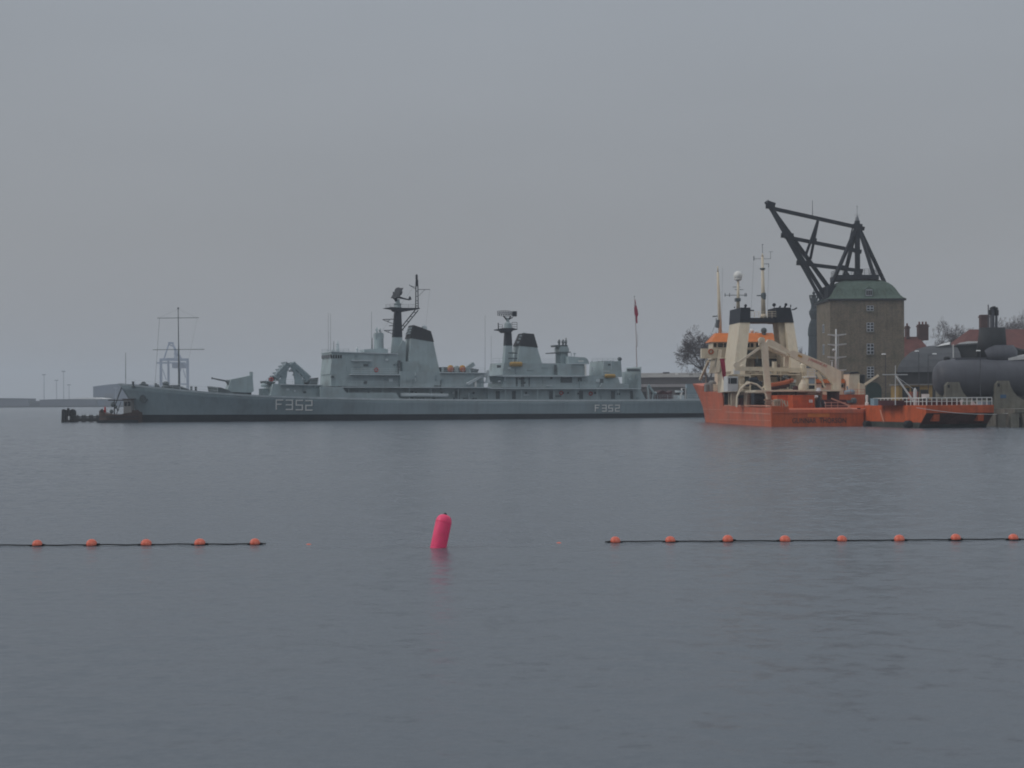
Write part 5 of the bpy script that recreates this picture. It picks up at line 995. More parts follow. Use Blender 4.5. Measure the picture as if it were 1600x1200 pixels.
# ------------------------------------------------------------------ baroque spire behind the tower
SY = 450.0; sp = thing('church_spire', 'dark green baroque church spire with open crown lantern half hidden by the brick tower', 'spire', (wx(1272.5, SY), SY, QZ))
k = SY / FPX
def sz(py): return wz(1272, py, SY) - QZ
m = MB(); m.lathe((0, 0, 0), [(15 * k, 0), (15 * k, sz(577)), (13.5 * k, sz(570)), (9.8 * k, sz(558))], 8); m.build('tower_stage', M_SPIRE, sp)
m = MB(); prof = [(9.8, 558), (8.8, 540), (8.6, 526), (9.6, 524), (9.6, 521), (9.2, 514), (7.5, 506), (4.6, 499), (6.0, 495), (7.6, 490), (7.4, 486), (5.2, 483), (4.4, 480), (4.2, 476)]
m.lathe((0, 0, 0), [(r * k, sz(y)) for r, y in prof], 8); m.build('onion_stage', M_SPIRE, sp)
m = MB(); m.lathe((0, 0, 0), [(4.4 * k, sz(476)), (6.4 * k, sz(468)), (6.6 * k, sz(466))], 8)
for i in range(8): a = i * math.pi / 4 + .2; m.bar((5.6 * k * math.cos(a), 5.6 * k * math.sin(a), sz(468)), (6.6 * k * math.cos(a), 6.6 * k * math.sin(a), sz(461.5)), .35)
m.lathe((0, 0, 0), [(7.2 * k, sz(462)), (7.2 * k, sz(461))], 8); m.tube((0, 0, sz(468)), (0, 0, sz(459)), .5, .25, 8); m.ball((0, 0, sz(458)), .45); m.tube((0, 0, sz(458)), (0, 0, sz(452)), .1, n=5); m.build('crown_lantern', M_SPIRE, sp)

# ------------------------------------------------------------------ submarine on land
UY = 212.0
su = thing('submarine', 'black grey submarine hull raised on pale concrete cradles on the quay', 'submarine', (wx(1460, UY), UY, 0))
ux = wx(1460, UY); Rr = 2.55; uz = wz(1500, 590.5, UY)
def UW(px, py, v=0.0): return Vector((wx(px, UY + v) - ux, v, wz(px, py, UY + v)))
m = MB(); m.lathe((0, 0, uz), [(.05, 0), (Rr * .62, .12), (Rr * .86, .7), (Rr * .97, 1.7), (Rr, 3.2), (Rr, 26), (Rr * .85, 33), (Rr * .5, 39), (.1, 43)], 36, 'X'); shl = m.build('pressure_hull', M_SUB, su, True)
m = MB(); m.box(2.6, 24, -.85, .85, uz + Rr - .35, uz + Rr + .12); m.build('casing_deck', M_SUB, su)
m = MB(); zc = uz + Rr - .1; a, b = UW(1529, 512), UW(1571.5, 512); ztop = a.z
def oval(xa, xb, w, z, n=28): return [(xa + (xb - xa) * (.5 - .5 * math.cos(2 * math.pi * i / n)), w * math.sin(2 * math.pi * i / n), z) for i in range(n)]
m.loft(oval(a.x - .35, b.x + .25, .95, zc), oval(a.x + .15, b.x, .8, ztop)); sail = m.build('sail', mat('sail_black', (.034, .036, .042), .6, .15, .6, .2), su, True)
m = MB(); xa, xb = UW(1528.5, 550).x, UW(1589.5, 550).x; zt_ = UW(1550, 539.5).z
m.loft(oval(xa, xb, 1.1, zc - .2), oval(xa, xb + .05, 1.12, zc + (zt_ - zc) * .6)); m.loft(oval(xa, xb + .05, 1.12, zc + (zt_ - zc) * .6), oval(xa + .1, xb - .45, .9, zt_)); m.build('sail_fairing', M_SUB, su, True)
for px, y0, y1, r, nm in ((1545, 512, 476, .07, 'antenna_mast'), (1551, 512, 483, .3, 'snorkel'), (1557.5, 512, 492, .16, 'periscope')): m = MB(); m.tube(UW(px, y0), UW(px, y1), r, r, 8); m.build(nm, M_SUB, sail)
m = MB(); m.path([UW(1549, 492), UW(1549, 484), UW(1552, 481.5), UW(1556, 481.5), UW(1558, 484), UW(1558, 493)], .28, 8); m.build('snorkel_head', M_BLACK, sail)
m = MB(); m.lathe(UW(1480, 563), [(.5, -.3), (.45, .35), (.3, .5)], 10); m.build('sonar_dome', M_BLACK, su); m = MB(); m.lathe(UW(1507, 564.5), [(.7, -.3), (.55, .15), (.2, .3)], 10); m.build('deck_hatch', M_BLACK, su)
m = MB(); q = UW(1572, 560), UW(1606, 556); m.loft([(q[0].x, -1.3, q[0].z - .3), (q[0].x, 1.0, q[0].z - .3), (q[0].x, 1.0, q[0].z), (q[0].x, -1.3, q[0].z)], [(q[1].x + 1, -1.3, q[1].z - .4), (q[1].x + 1, 1.0, q[1].z - .4), (q[1].x + 1, 1.0, q[1].z + .45), (q[1].x + 1, -1.3, q[1].z + .45)]); m.build('deck_awning', M_SIGNW, su)
for n_, (pa, lab) in enumerate(((1478, 'pale concrete submarine cradle under the bow end of the black hull'), (1556, 'pale concrete submarine cradle with a blue sign, nearer the sail'))):
    Yc = UY - 3.1; cx_ = wx(pa, Yc); s_ = Yc / FPX
    cd = thing('concrete_cradle', lab, 'cradle', (cx_, Yc, QZ), 0, 'concrete cradles under the submarine')
    z_t = wz(pa, 597 if n_ == 0 else 595, Yc) - QZ
    yc = UY - Yc; zc_ = uz - QZ
    m = MB(); m.prism([(0, 0), (0, z_t - .45), (.35, z_t), (1.75, z_t), (1.95, z_t - .7), (2.3, z_t - 1.4), (2.8, z_t - 2.0), (3.5, z_t - 2.45), (4.3, z_t - 2.7), (4.3, 0)], 0, .95); m.build('front_buttress', M_CONC, cd)
    for sd_ in (0, 1):
        m = MB(); pr = [(0.3, 0), (0.3, z_t - .6), (.95, z_t - .05)]
        for t in range(7): an = math.pi + .10 + t * .2; pr.append((yc + (Rr + .03) * math.cos(an), min(z_t - .06, zc_ + (Rr + .03) * math.sin(an))))
        pr += [(yc, .9), (yc, 0)]
        if sd_: pr = [(2 * yc - y, z) for y, z in pr][::-1]
        m.prism_u(pr, .2, 1.7); m.build('saddle_half', M_CONC, cd)
    m = MB(); m.box(-.1, 5.5, .2, .7, .0, 1.15); m.build('plinth', M_CONC, cd)
    m = MB(); m.box(.22, .5, -.05, .1, z_t - .75, z_t - .35); m.build('lifting_eye', M_BLACK, cd)
    if n_: m = MB(); a = wx(1563, Yc) - cx_, wx(1572, Yc) - cx_; m.box(a[0], a[1], -.05, 0.0, wz(1567, 622, Yc) - QZ, wz(1567, 616.5, Yc) - QZ); m.build('blue_sign', mat('blue_sign_paint', (.05, .11, .2), .5, .1), cd)

# ------------------------------------------------------------------ dark sheds, red houses, trees, lamps
HY = 262.0
def shed(name, label, prof, Y, depth, roofm, wallm, sky_px=None, zbase=None):
    """arched or pitched roof outline in pixels (left to right), on the gable at depth Y"""
    o = thing(name, label, 'shed', (wx(prof[0][0], Y), Y, QZ), R(-14.5)); X = wx(prof[0][0], Y)
    pts = [(wx(px, Y) - X, wz(px, py, Y) - QZ) for px, py in prof]; e = pts[0][1]
    m = MB(); m.prism([(pts[0][0] + .3, 0)] + [(pts[0][0] + .3, e - .3)] + [(x, z - .25) for x, z in pts[1:-1]] + [(pts[-1][0] - .3, pts[-1][1] - .3), (pts[-1][0] - .3, 0)], .3, depth); m.build('wall', wallm, o)
    m = MB(); th = .25; m.prism(pts + [(x, z - th) for x, z in pts[::-1]], 0, depth + .3); m.build('roof', roofm, o); return o, X
def domed_roof(xa, xb, ya, yb, z0, z1, ix0, ix1, iy, prof):
    m = MB(); vv = [[m.bm.verts.new(q) for q in ((xa + ix0 * f, ya + iy * f, z0 + (z1 - z0) * g), (xb - ix1 * f, ya + iy * f, z0 + (z1 - z0) * g), (xb - ix1 * f, yb - iy * f, z0 + (z1 - z0) * g), (xa + ix0 * f, yb - iy * f, z0 + (z1 - z0) * g))] for f, g in prof]
    for a, b in zip(vv, vv[1:]):
        for i in range(4): m.bm.faces.new((a[i], a[(i + 1) % 4], b[(i + 1) % 4], b[i]))
    m.bm.faces.new(vv[-1]); m.bm.faces.new(vv[0]); return m
FSH = thing('boat_shed', 'dark grey boat shed with curved roof and white skylight beside the brick tower', 'shed', (wx(1401, HY), HY, QZ)); X_ = wx(1401, HY); FSH.rotation_euler = (0, 0, R(-13.5))
xr = wx(1501, HY) - X_; ze = wz(1430, 581, HY) - QZ; zr_ = wz(1460, 541, HY + 11) - QZ
m = MB(); m.box(.3, xr - .3, .3, 21.7, 0, ze); m.build('wall', M_DWALL, FSH)
domed_roof(0, xr, 0, 22, ze - .05, zr_, 5.4, .8, 10.5, [(0, 0), (.05, .2), (.17, .45), (.38, .7), (.65, .88), (1, 1)]).build('roof', M_SLATE, FSH)
m = MB(); a, b = wx(1440, HY + 9) - X_, wx(1464, HY + 9) - X_; m.loft([(a, 7.5, zr_ - .4), (b, 7.5, zr_ - .4), (b, 14.5, zr_ - .4), (a, 14.5, zr_ - .4)], [(a + .9, 8.5, zr_ + .1), (b - .1, 8.5, zr_ + .5), (b - .1, 13.5, zr_ + .5), (a + .9, 13.5, zr_ + .1)]); sk = m.build('skylight', M_SLATE, FSH)
m = MB(); m.poly([(a + .1, 7.6, zr_ - .2), (b - .3, 7.6, zr_ + .1), (b - .2, 8.5, zr_ + .58), (a + .9, 8.5, zr_ + .2)]); m.build('skylight_glazing', M_SIGNW, sk)
F2, X_ = shed('boat_shed', 'dark grey boat shed with long white ridge light behind the submarine sail', [(1489, 560), (1489, 541), (1496, 538), (1530, 536), (1575, 541), (1640, 560)], HY + 6, 24, M_SLATE, M_DWALL)
m = MB(); q = [(1491, 540.3), (1500, 535.5), (1512, 533.4), (1532, 533.4), (1534, 537)]; m.prism([(wx(px, HY + 6) - X_, wz(px, py, HY + 6) - QZ) for px, py in q], .2, 22); m.build('ridge_light', M_SIGNW, F2)
oy = thing('ochre_workshop', 'low ochre workshop with dark openings in front of the curved grey shed', 'workshop', (wx(1404, 246), 246, QZ))
X_ = wx(1404, 246); g = lambda px: wx(px, 246) - X_; h_ = lambda py: wz(1430, py, 246) - QZ
m = MB(); m.box(0, g(1457), 0, 5, 0, h_(602)); m.build('wall', M_OCHREW, oy); m = MB(); m.box(-.2, g(1458), -.3, 5.2, h_(602), h_(600)); m.build('roof', M_GREYB, oy)
for a, b, y0, y1 in ((1410, 1421, 606, 630), (1424, 1437, 604, 612), (1438, 1450, 609, 630)): m = MB(); m.box(g(a), g(b), -.05, .1, max(.02, h_(y1)), h_(y0)); m.build('dark_opening', M_DWALL, oy)
rb = thing('site_container', 'small brick red container in front of the ochre workshop', 'container', (wx(1424, 238), 238, QZ)); m = MB(); m.box(0, 1.2, 0, 2, 0, wz(1430, 612, 238) - QZ); b_ = m.build('body', mat('brick_red_paint', (.3, .09, .05), .7, .15, 1), rb)
m = MB()
for k in range(5): m.box(.08 + k * .23, .15 + k * .23, -.03, 0, .1, 2.3)
m.build('door_rib', M_BRICK, rb)
sg = thing('notice_board', 'blank white notice board on posts behind the barge railing', 'sign', (wx(1440, 196), 196, QZ)); a = wx(1452, 196) - wx(1440, 196)
m = MB(); m.box(0, a, 0, .06, wz(1445, 622, 196) - QZ, wz(1445, 615.6, 196) - QZ); m.build('board', M_WHITE, sg)
for x in (.12, a - .12): m = MB(); m.bar((x, .1, 0), (x, .1, wz(1445, 616, 196) - QZ), .07); m.build('post', M_POLE, sg)
def house(name, label, cat, Y, roofpts, depth, chim, hip=True):
    X = wx(roofpts[0][0], Y); o = thing(name, label, cat, (X, Y, QZ)); pts = [(wx(px, Y) - X, wz(px, py, Y) - QZ) for px, py in roofpts]
    (xl, ze), (xr, zr_) = pts[0], pts[1]; (xr2, _), (xe, _) = pts[2], pts[3]
    m = MB(); m.box(xl + .3, xe - .3, .3, depth - .3, 0, ze); m.build('wall', M_BRICK, o)
    m = MB(); b4 = [m.bm.verts.new(p) for p in ((xl, 0, ze), (xe, 0, ze), (xe, depth, ze), (xl, depth, ze))]; r2 = [m.bm.verts.new(p) for p in ((xr, depth / 2, zr_), (xr2, depth / 2, zr_))]
    m.bm.faces.new((b4[0], b4[1], r2[1], r2[0])); m.bm.faces.new((b4[2], b4[3], r2[0], r2[1])); m.bm.faces.new((b4[1], b4[2], r2[1])); m.bm.faces.new((b4[3], b4[0], r2[0])); m.bm.faces.new(b4[::-1]); rf = m.build('roof', M_TILE, o)
    for pa, pb, yt, yb, pots in chim:
        xa, xb = wx(pa, Y + depth / 2) - X, wx(pb, Y + depth / 2) - X; z_0, z_1 = wz(pa, yb, Y + depth / 2) - QZ, wz(pa, yt, Y + depth / 2) - QZ
        m = MB(); m.box(xa, xb, depth / 2 - .8, depth / 2 + .8, z_0 - .8, z_1); m.box(xa - .15, xb + .15, depth / 2 - .95, depth / 2 + .95, z_1 - .55, z_1 - .3); c = m.build('chimney', M_BRICK, rf)
        for k in range(pots): m = MB(); m.lathe((xa + (xb - xa) * (k + .5) / pots, depth / 2, z_1), [(.22, 0), (.18, .6)], 8); m.build('chimney_pot', M_TILE, c)
    return o
house('red_roofed_house', 'house with red tiled roof and two dark brick chimneys right of the brick tower', 'house', 335, [(1388, 560), (1404, 524.5), (1447, 524.5), (1464, 556)], 12, [(1415.5, 1420.5, 509.5, 524, 1), (1434.5, 1450, 507, 526, 3)])
house('red_roofed_house', 'house with big red tiled roof behind the submarine sail', 'house', 322, [(1500, 546), (1533, 512), (1640, 510), (1680, 546)], 16, [(1532, 1545, 492, 512, 0)])
# bare winter trees
def tree_mesh(seed, H, spread, low=.22, depth=7, twig=.02):
    rnd = random.Random(seed); tr_, cr_m = MB(), MB()
    def grow(p, d, ln, r, lev):
        n = 4; segs = 2
        for k in range(segs):
            d2 = (d + Vector((rnd.uniform(-1, 1), rnd.uniform(-1, 1), rnd.uniform(-.5, .6))) * .16).normalized(); q = p + d2 * (ln / segs)
            (tr_ if lev == 0 else cr_m).tube(p, q, r, r * .85, 6 if lev < 2 else 3); p, d, r = q, d2, r * .85
        if lev >= depth: return
        for k in range(n if lev < 2 else rnd.choice((2, 3, 3, 3))):
            ax = Vector((rnd.uniform(-1, 1), rnd.uniform(-1, 1), rnd.uniform(-.35, .5))).normalized()
            f = spread * (1.0 if lev else 1.15); nd = (d + ax * f).normalized(); nd.z = nd.z * .85 + (.1 if lev < 3 else .02)
            grow(p, nd.normalized(), ln * rnd.uniform(.62, .86), max(r * rnd.uniform(.5, .7), twig), lev + 1)
    grow(Vector((0, 0, 0)), Vector((.05, 0, 1)), H * low, H * .03, 0)
    return tr_, cr_m
def tree(label, X, Y, H, Wd, seed, z0=QZ, depth=6, lab_cat='tree'):
    o = thing('bare_tree', label, 'tree', (X, Y, z0), 0, 'bare winter trees along the quay'); a, b = tree_mesh(seed, H, 1.0, .2, depth, .019 if depth > 7 else .033)
    tk, cn_ = a.build('trunk', M_BARK, o), b.build('crown', M_BARK, o)
    zm = max(v.co.z for v in cn_.data.vertices); xs = [v.co.x for v in cn_.data.vertices]; w_ = max(xs) - min(xs); xc = (max(xs) + min(xs)) / 2
    for me in (tk.data, cn_.data):
        for v in me.vertices: f = min(1, v.co.z / (zm * .3)); v.co.x = (v.co.x - xc * f) * Wd / w_; v.co.y *= Wd / w_; v.co.z *= H / zm
    return o
def px_tree(label, pl, pr, ytop, Y, seed, depth=6): X = wx((pl + pr) / 2, Y); tree(label, X, Y, wz((pl + pr) / 2, ytop, Y) - QZ, (pr - pl) * Y / FPX, seed, QZ, depth)
px_tree('bare tree standing behind the orange wheelhouse and cream bridge wing', 1052, 1140, 506, 330, 5, 8)
px_tree('bare tree between the curved shed and the submarine sail', 1452, 1546, 493, 345, 11, 8)
px_tree('bare tree behind the ridge chimney, right of the submarine periscopes', 1552, 1630, 483, 350, 23, 8)
px_tree('small bare tree between the two chimneys of the red house', 1414, 1450, 513, 380, 31)
px_tree('small bare tree seen between the gallows legs and the dark spire', 1236, 1262, 540, 380, 42)
def shrub_mesh(): pass
px_tree('low bare tree at the foot of the larger tree by the curved shed', 1448, 1500, 522, 360, 51)
def lamp(px, py, Y, label, pole_dx=3):
    o = thing('street_lamp', label, 'street lamp', (wx(px + pole_dx, Y), Y, QZ), 0, 'street lamps on the quay'); z = wz(px, py, Y) - QZ; hx = wx(px, Y) - wx(px + pole_dx, Y)
    m = MB(); m.tube((0, 0, 0), (0, 0, z - .1), .06, .04, 7); m.tube((0, 0, z - .1), (hx, 0, z), .035, .035, 5); m.build('pole', M_LPOLE, o)
    m = MB(); m.loft([(hx - .28, -.16, z), (hx + .28, -.16, z), (hx + .28, .16, z), (hx - .28, .16, z)], [(hx - .2, -.1, z + .14), (hx + .2, -.1, z + .14), (hx + .2, .1, z + .14), (hx - .2, .1, z + .14)]); m.build('lamp_head', M_LAMPHEAD, o)
lamp(1381, 554, 208, 'street lamp with pale head in front of the brick tower'); lamp(1433, 549.2, 214, 'street lamp before the curved shed roof, left of its skylight'); lamp(1460.5, 553.6, 210, 'street lamp before the curved shed roof, under its skylight', -10); lamp(1529, 548.6, 204, 'street lamp with its pole standing in front of the submarine')
fp = thing('white_pole', 'short white pole standing before the second grey shed', 'pole', (wx(1490, 245), 245, QZ)); m = MB(); z = wz(1490, 540, 245) - QZ; m.tube((0, 0, 0), (0, 0, z), .1, .08, 8); m.build('pole', M_SIGNW, fp); m = MB(); m.ball((0, 0, z + .05), .12); m.build('finial', M_SIGNW, fp)
# flagstaff and signal mast on the land behind the frigate
fs = thing('flagstaff', 'tall white flagstaff with a limp red flag behind the frigate stern', 'flagpole', (wx(997, 322), 322, QZ)); X_ = wx(997, 322)
P_ = lambda px, py: Vector((wx(px, 322) - X_, 0, wz(px, py, 322) - QZ))
m = MB(); m.tube((0, 0, 0), P_(994.5, 540), .13, .1, 8); m.tube(P_(995.2, 542), P_(992.3, 463.5), .1, .05, 7); m.tube(P_(997, 520), P_(996.5, 542), .03, n=4); m.build('pole', mat('aged_white_pole', (.42, .37, .37), .6, .1), fs); m = MB(); m.ball(P_(992.3, 463), .12); m.build('finial', M_POLE, fs)
m = MB(); L1 = [(992.6, 467), (992.2, 474), (991.6, 482), (992, 490), (993.5, 497), (995, 505.5)]; L2 = [(993.4, 468), (995, 476), (997, 484), (998.2, 491), (996.5, 496), (996.8, 505)]
for i in range(5):
    for s in (0, .09): m.poly([P_(*L1[i]) + Vector((0, s + .15 * math.sin(i * 2), 0)), P_(*L2[i]) + Vector((0, s - .12, 0)), P_(*L2[i + 1]) + Vector((0, s - .12, 0)), P_(*L1[i + 1]) + Vector((0, s + .15 * math.sin(i * 2 + 2), 0))])
fg = m.build('flag', M_FLAG, fs)
m = MB(); m.tube(P_(992.8, 474), P_(995, 477.5), .1, .1, 4); m.build('flag_stripe', M_SIGNW, fg)
sm = thing('signal_mast', 'thin dark signal mast with two cross yards behind the frigate bow', 'mast', (wx(280, 305), 305, QZ)); X_ = wx(280, 305); P_ = lambda px, py: Vector((wx(px, 305) - X_, 0, wz(px, py, 305) - QZ))
m = MB(); m.tube((0, 0, -.3), P_(279.6, 545), .2, .14, 8); m.tube(P_(279.6, 545), P_(279.2, 481), .11, .07, 7); m.ball(P_(279.2, 481.5), .18); m.build('pole', M_NAVYD, sm)
for a, b, y in ((246.5, 311.5, 496.8), (239, 320, 546.2)): m = MB(); m.tube(P_(a, y + .3), P_(b, y - .4), .06, n=5); m.build('yard', M_NAVYD, sm)
m = MB(); m.tube(P_(250, 497), P_(242, 605), .03, n=4); m.tube(P_(309, 497), P_(286, 605), .012, n=3); m.tube(P_(279, 483), P_(248, 496.8), .012, n=3); m.tube(P_(279, 483), P_(310, 496.8), .012, n=3); m.build('halyard', M_NAVYD, sm)
# buildings behind the frigate's stern
def longhouse(name, label, pl, pr, ytop, yeave, Y, depth, roofm, wallm, wins=0, cat='building'):
    X = wx(pl, Y); o = thing(name, label, cat, (X, Y, QZ)); Wd = wx(pr, Y) - X; zr_, ze = wz(pl, ytop, Y + depth / 2) - QZ, wz(pl, yeave, Y) - QZ
    m = MB(); m.box(0, Wd, 0, depth, 0, ze); m.build('wall', wallm, o); m = MB(); m.loft([(-.3, -.4, ze), (-.3, depth / 2, zr_), (-.3, depth + .4, ze)], [(Wd + .3, -.4, ze), (Wd + .3, depth / 2, zr_), (Wd + .3, depth + .4, ze)]); r = m.build('roof', roofm, o)
    for k in range(wins): m = MB(); x = Wd * (k + .5) / wins; m.box(x - .5, x + .5, -.05, .1, ze * .35, ze * .75); m.build('window', M_GLASS, o)
    return o, r, Wd, zr_
lh, lr_, Wd, zr_ = longhouse('long_warehouse', 'long warehouse with low grey roof behind the frigate stern', 985, 1120, 583, 590, 420, 14, M_GREYB, M_BROOF, 10)
m = MB(); a = wx(1055.5, 427) - wx(985, 420); m.box(a - .3, a + .3, 3, 4, zr_ - 1.2, zr_ - .1); m.build('white_vent', M_WHITE, lr_)
m = MB(); a = wx(1041, 427) - wx(985, 420); m.box(a - .8, a + .8, 6, 8, zr_ - .3, zr_ + .2); m.build('roof_ventilator', M_BLACK, lr_)
longhouse('brick_store', 'low brown roofed store in front of the long warehouse', 1000, 1092, 600.5, 605, 385, 10, M_BROOF, M_BROOF, 7)
tk = thing('tarpaulined_truck', 'truck with a blue grey tarpaulin beside the orange bow', 'truck', (wx(1070, 345), 345, QZ)); g = lambda px: wx(px, 345) - wx(1070, 345); h_ = lambda py: wz(1080, py, 345) - QZ
m = MB(); m.box(g(1073), g(1094), 0, 2.4, 1.0, h_(600)); m.build('tarpaulin_body', M_BLUEG, tk); m = MB(); m.box(g(1066), g(1072.3), .1, 2.3, .6, h_(606)); m.build('cab', M_SIGNW, tk); m = MB(); m.box(g(1066.2), g(1070), .05, .2, 1.5, h_(607)); m.build('cab_window', M_GLASS, tk)
m = MB(); m.box(g(1067), g(1094), .3, 2.1, .55, .98); m.build('chassis', M_BLACK, tk)
for px in (1069, 1084, 1090):
    for v in (.1, 2.0): m = MB(); m.lathe((g(px), v, .48), [(.48, 0), (.48, .3)], 14, 'Y'); m.build('wheel', M_BLACK, tk)

# ------------------------------------------------------------------ left: mooring dolphin, jetty, workboat
DY = 278.0
do = thing('mooring_dolphin', 'dark timber mooring dolphin with a pale lamp at the end of the low jetty', 'dolphin', (wx(107.5, DY), DY, 0)); s_ = DY / FPX
m = MB()
zt_ = wz(107, 640, DY)
for i in range(6):
    for j in range(4): x, y = (-8.2 + i * 3.3) * s_, (-5 + j * 3.3) * s_; m.tube((x * 1.12, y * 1.12, -1.2), (x, y, zt_ - .05 + .12 * math.sin(i * 3 + j * 7)), .2, .18, 7)
m.build('pile_cluster', M_TIMBER, do)
m = MB(); m.box(-9 * s_, 9.3 * s_, -5.8 * s_, -5.2 * s_, zt_ - .55, zt_ - .2); m.box(-9 * s_, 9.3 * s_, -5.8 * s_, -5.2 * s_, .8, 1.1); m.build('waling', M_TIMBER, do)
m = MB(); m.lathe((1.8 * s_, -6.1 * s_, wz(109, 653, DY)), [(.16, -.35), (.2, 0), (.16, .3)], 8); m.box(1.2 * s_, 3 * s_, -6.1 * s_, -5.9 * s_, wz(109, 647, DY) - .12, wz(109, 647, DY) + .1); m.build('white_marker', M_SIGNW, do)
m = MB(); m.lathe((-1 * s_, 0, zt_), [(.25, 0), (.2, .25)], 8); m.build('bollard', M_BLACK, do)
je = thing('timber_jetty', 'low dark timber jetty running from the dolphin towards the frigate bow', 'jetty', (wx(116, DY), DY, 0)); l_ = wx(226, DY + 6) - wx(116, DY)
m = MB(); m.box(0, l_, -.9, .9, wz(130, 652.5, DY), wz(130, 650.2, DY)); m.build('deck', M_TIMBER, je)
m = MB(); m.box(0, l_, -.95, -.75, .1, wz(130, 653, DY)); m.build('fender_board', M_TIMBER, je)
for k in range(9):
    for v in (-.75, .75): m = MB(); x = .4 + k * (l_ - .8) / 8; m.tube((x, v, -1.5), (x, v, wz(130, 650.5, DY) + .25), .16, .14, 7); m.build('pile', M_TIMBER, je)
BY = 268.0
wb = thing('wooden_workboat', 'old brown wooden workboat with a small deckhouse moored under the frigate bow', 'boat', (wx(155, BY), BY, 0)); X_ = wx(155, BY)
def V(px, py, v=0.0): return Vector((wx(px, BY + v) - X_, v, wz(px, py, BY + v)))
m = MB(); rows = []; Lb = V(222, 650).x
for i in range(15):
    t = i / 14; zt_ = interp([(0, V(156, 641.5).z), (.25, V(170, 647).z), (.55, V(195, 647.5).z), (.75, V(205, 644.5).z), (1, V(222, 644).z)], t); hw = 1.9 * (1 - abs(2 * t - 1) ** 3) + .12
    rows.append([(t * Lb, s * hw * f, z) for s, f, z in ((-1, .75, -.6), (-1, .95, .4), (-1, 1.0, zt_), (1, 1.0, zt_), (1, .95, .4), (1, .75, -.6))])
vv = [[m.bm.verts.new(p) for p in r] for r in rows]
for a, b in zip(vv, vv[1:]):
    for j in range(5): m.bm.faces.new((a[j], b[j], b[j + 1], a[j + 1]))
m.bm.faces.new(vv[0]); m.bm.faces.new(vv[-1]); wbh = m.build('hull', M_BROWN, wb)
m = MB(); m.box(.2, Lb - .2, -2.05, -1.98, .0, .45); m.box(.2, Lb - .2, -2.06, -1.97, .95, 1.05); m.build('rubbing_strake', M_BOOT, wbh)
m = MB(); a, b = V(193, 648, -1), V(205, 624, -1); m.box(a.x, b.x, -1.1, 1.1, a.z - .3, b.z); dk = m.build('deckhouse', M_GREYB, wb)
m = MB(); m.box(a.x - .15, b.x + .3, -1.3, 1.3, b.z, b.z + .12); m.build('deckhouse_roof', M_BROWN, dk)
for x in (a.x + .15, (a.x + b.x) / 2 + .1): m = MB(); m.box(x, x + .45, -1.14, -1.05, b.z - 1.1, b.z - .4); m.build('deckhouse_window', M_GLASS, dk)
m = MB(); m.tube(V(178.5, 650), V(178.5, 624), .12, .08, 6); m.tube(V(181, 650), V(189, 628), .07, .05, 5); mst = m.build('mast', M_TIMBER, wb); m = MB(); m.tube(V(169, 625.3), V(206, 625.6), .09, .07, 6); m.build('boom', M_TIMBER, mst)
m = MB()
for px, py, r in ((176, 632, .35), (181, 636, .25), (174, 643, .3), (184, 640, .2)): m.ball(V(px, py), r, r * 1.3, 8, 6)
m.build('tackle', M_NAVYD, wb)
m = MB(); m.lathe(V(164, 645), [(.16, 0), (.2, .5), (.12, .75), (.16, .85), (.05, 1.05)], 9); m.build('red_canister', M_RED, wb)
m = MB(); m.lathe(V(210, 646.5) - Vector((1, 0, .2)), [(.5, 0), (.8, .2), (.85, 1.6), (.5, 2)], 12, 'X'); m.build('covered_hold', M_BROWN, wb)
m = MB(); m.box(V(160, 0).x, V(161, 0).x, -1, 1, V(160, 645).z, V(160, 640.5).z); m.path([V(156, 641.5, -.5), V(160, 639, -.5), V(160, 645, -.5)], .06); m.build('windlass', M_TIMBER, wb)

# ------------------------------------------------------------------ far shore
m = MB(); rs0 = random.Random(12)
prof = [(-900, 4)] + [(-880 + 12 * k, 4.6 + .5 * rs0.random() + (1.2 * rs0.random() if rs0.random() < .3 else 0)) for k in range(80)] + [(200, 4)]
m.prism([(-900, -1)] + prof + [(200, -1)], 1235, 1420); tag(m.build('far_shore', M_SOIL), kind='structure')
rs = random.Random(3)
def far_box(name, label, pl, pr, yt, Y, depth, mt_, roofm, arch=0.0, cat='building', doors=True):
    X = wx(pl, Y); o = thing(name, label, cat, (X, Y, 3)); Wd = wx(pr, Y) - X; z = wz(pl, yt, Y) - 3
    m = MB(); m.box(0, Wd, 0, depth, -2, z); m.build('wall', mt_, o)
    m = MB(); m.prism([(-.4, z)] + [(Wd * t / 8, z + arch * math.sin(math.pi * t / 8) + .4) for t in range(9)] + [(Wd + .4, z)], -.4, depth + .4); m.build('roof', roofm, o)
    if doors: m = MB(); m.box(Wd * .2, Wd * .35, -.3, .1, -1, z * .6); m.build('door', M_FAR, o)
    return o
far_box('far_warehouse', 'large pale blue grey warehouse with shallow arched roof on the far shore', 145.5, 236, 604.8, 1330, 60, M_FARSHED, M_FARSHED, 2.2)
far_box('white_roofed_shed', 'long low shed with bright white roof on the far shore', 110, 161.5, 624, 1290, 30, M_FAR, M_FARW, 1.0)
far_box('far_building', 'low dark building at the left edge of the far shore', -60, 44, 624.0, 1232, 20, M_FAR, M_FAR, .4)
far_box('far_building', 'low dark building on the far shore below the white roofed shed', 62, 150, 625.2, 1231, 16, M_FAR, M_FAR, .3)
far_box('far_building', 'low grey building on the far shore between dolphin and workboat', 152, 210, 624.6, 1230, 18, M_FARSHED, M_FAR, .3)
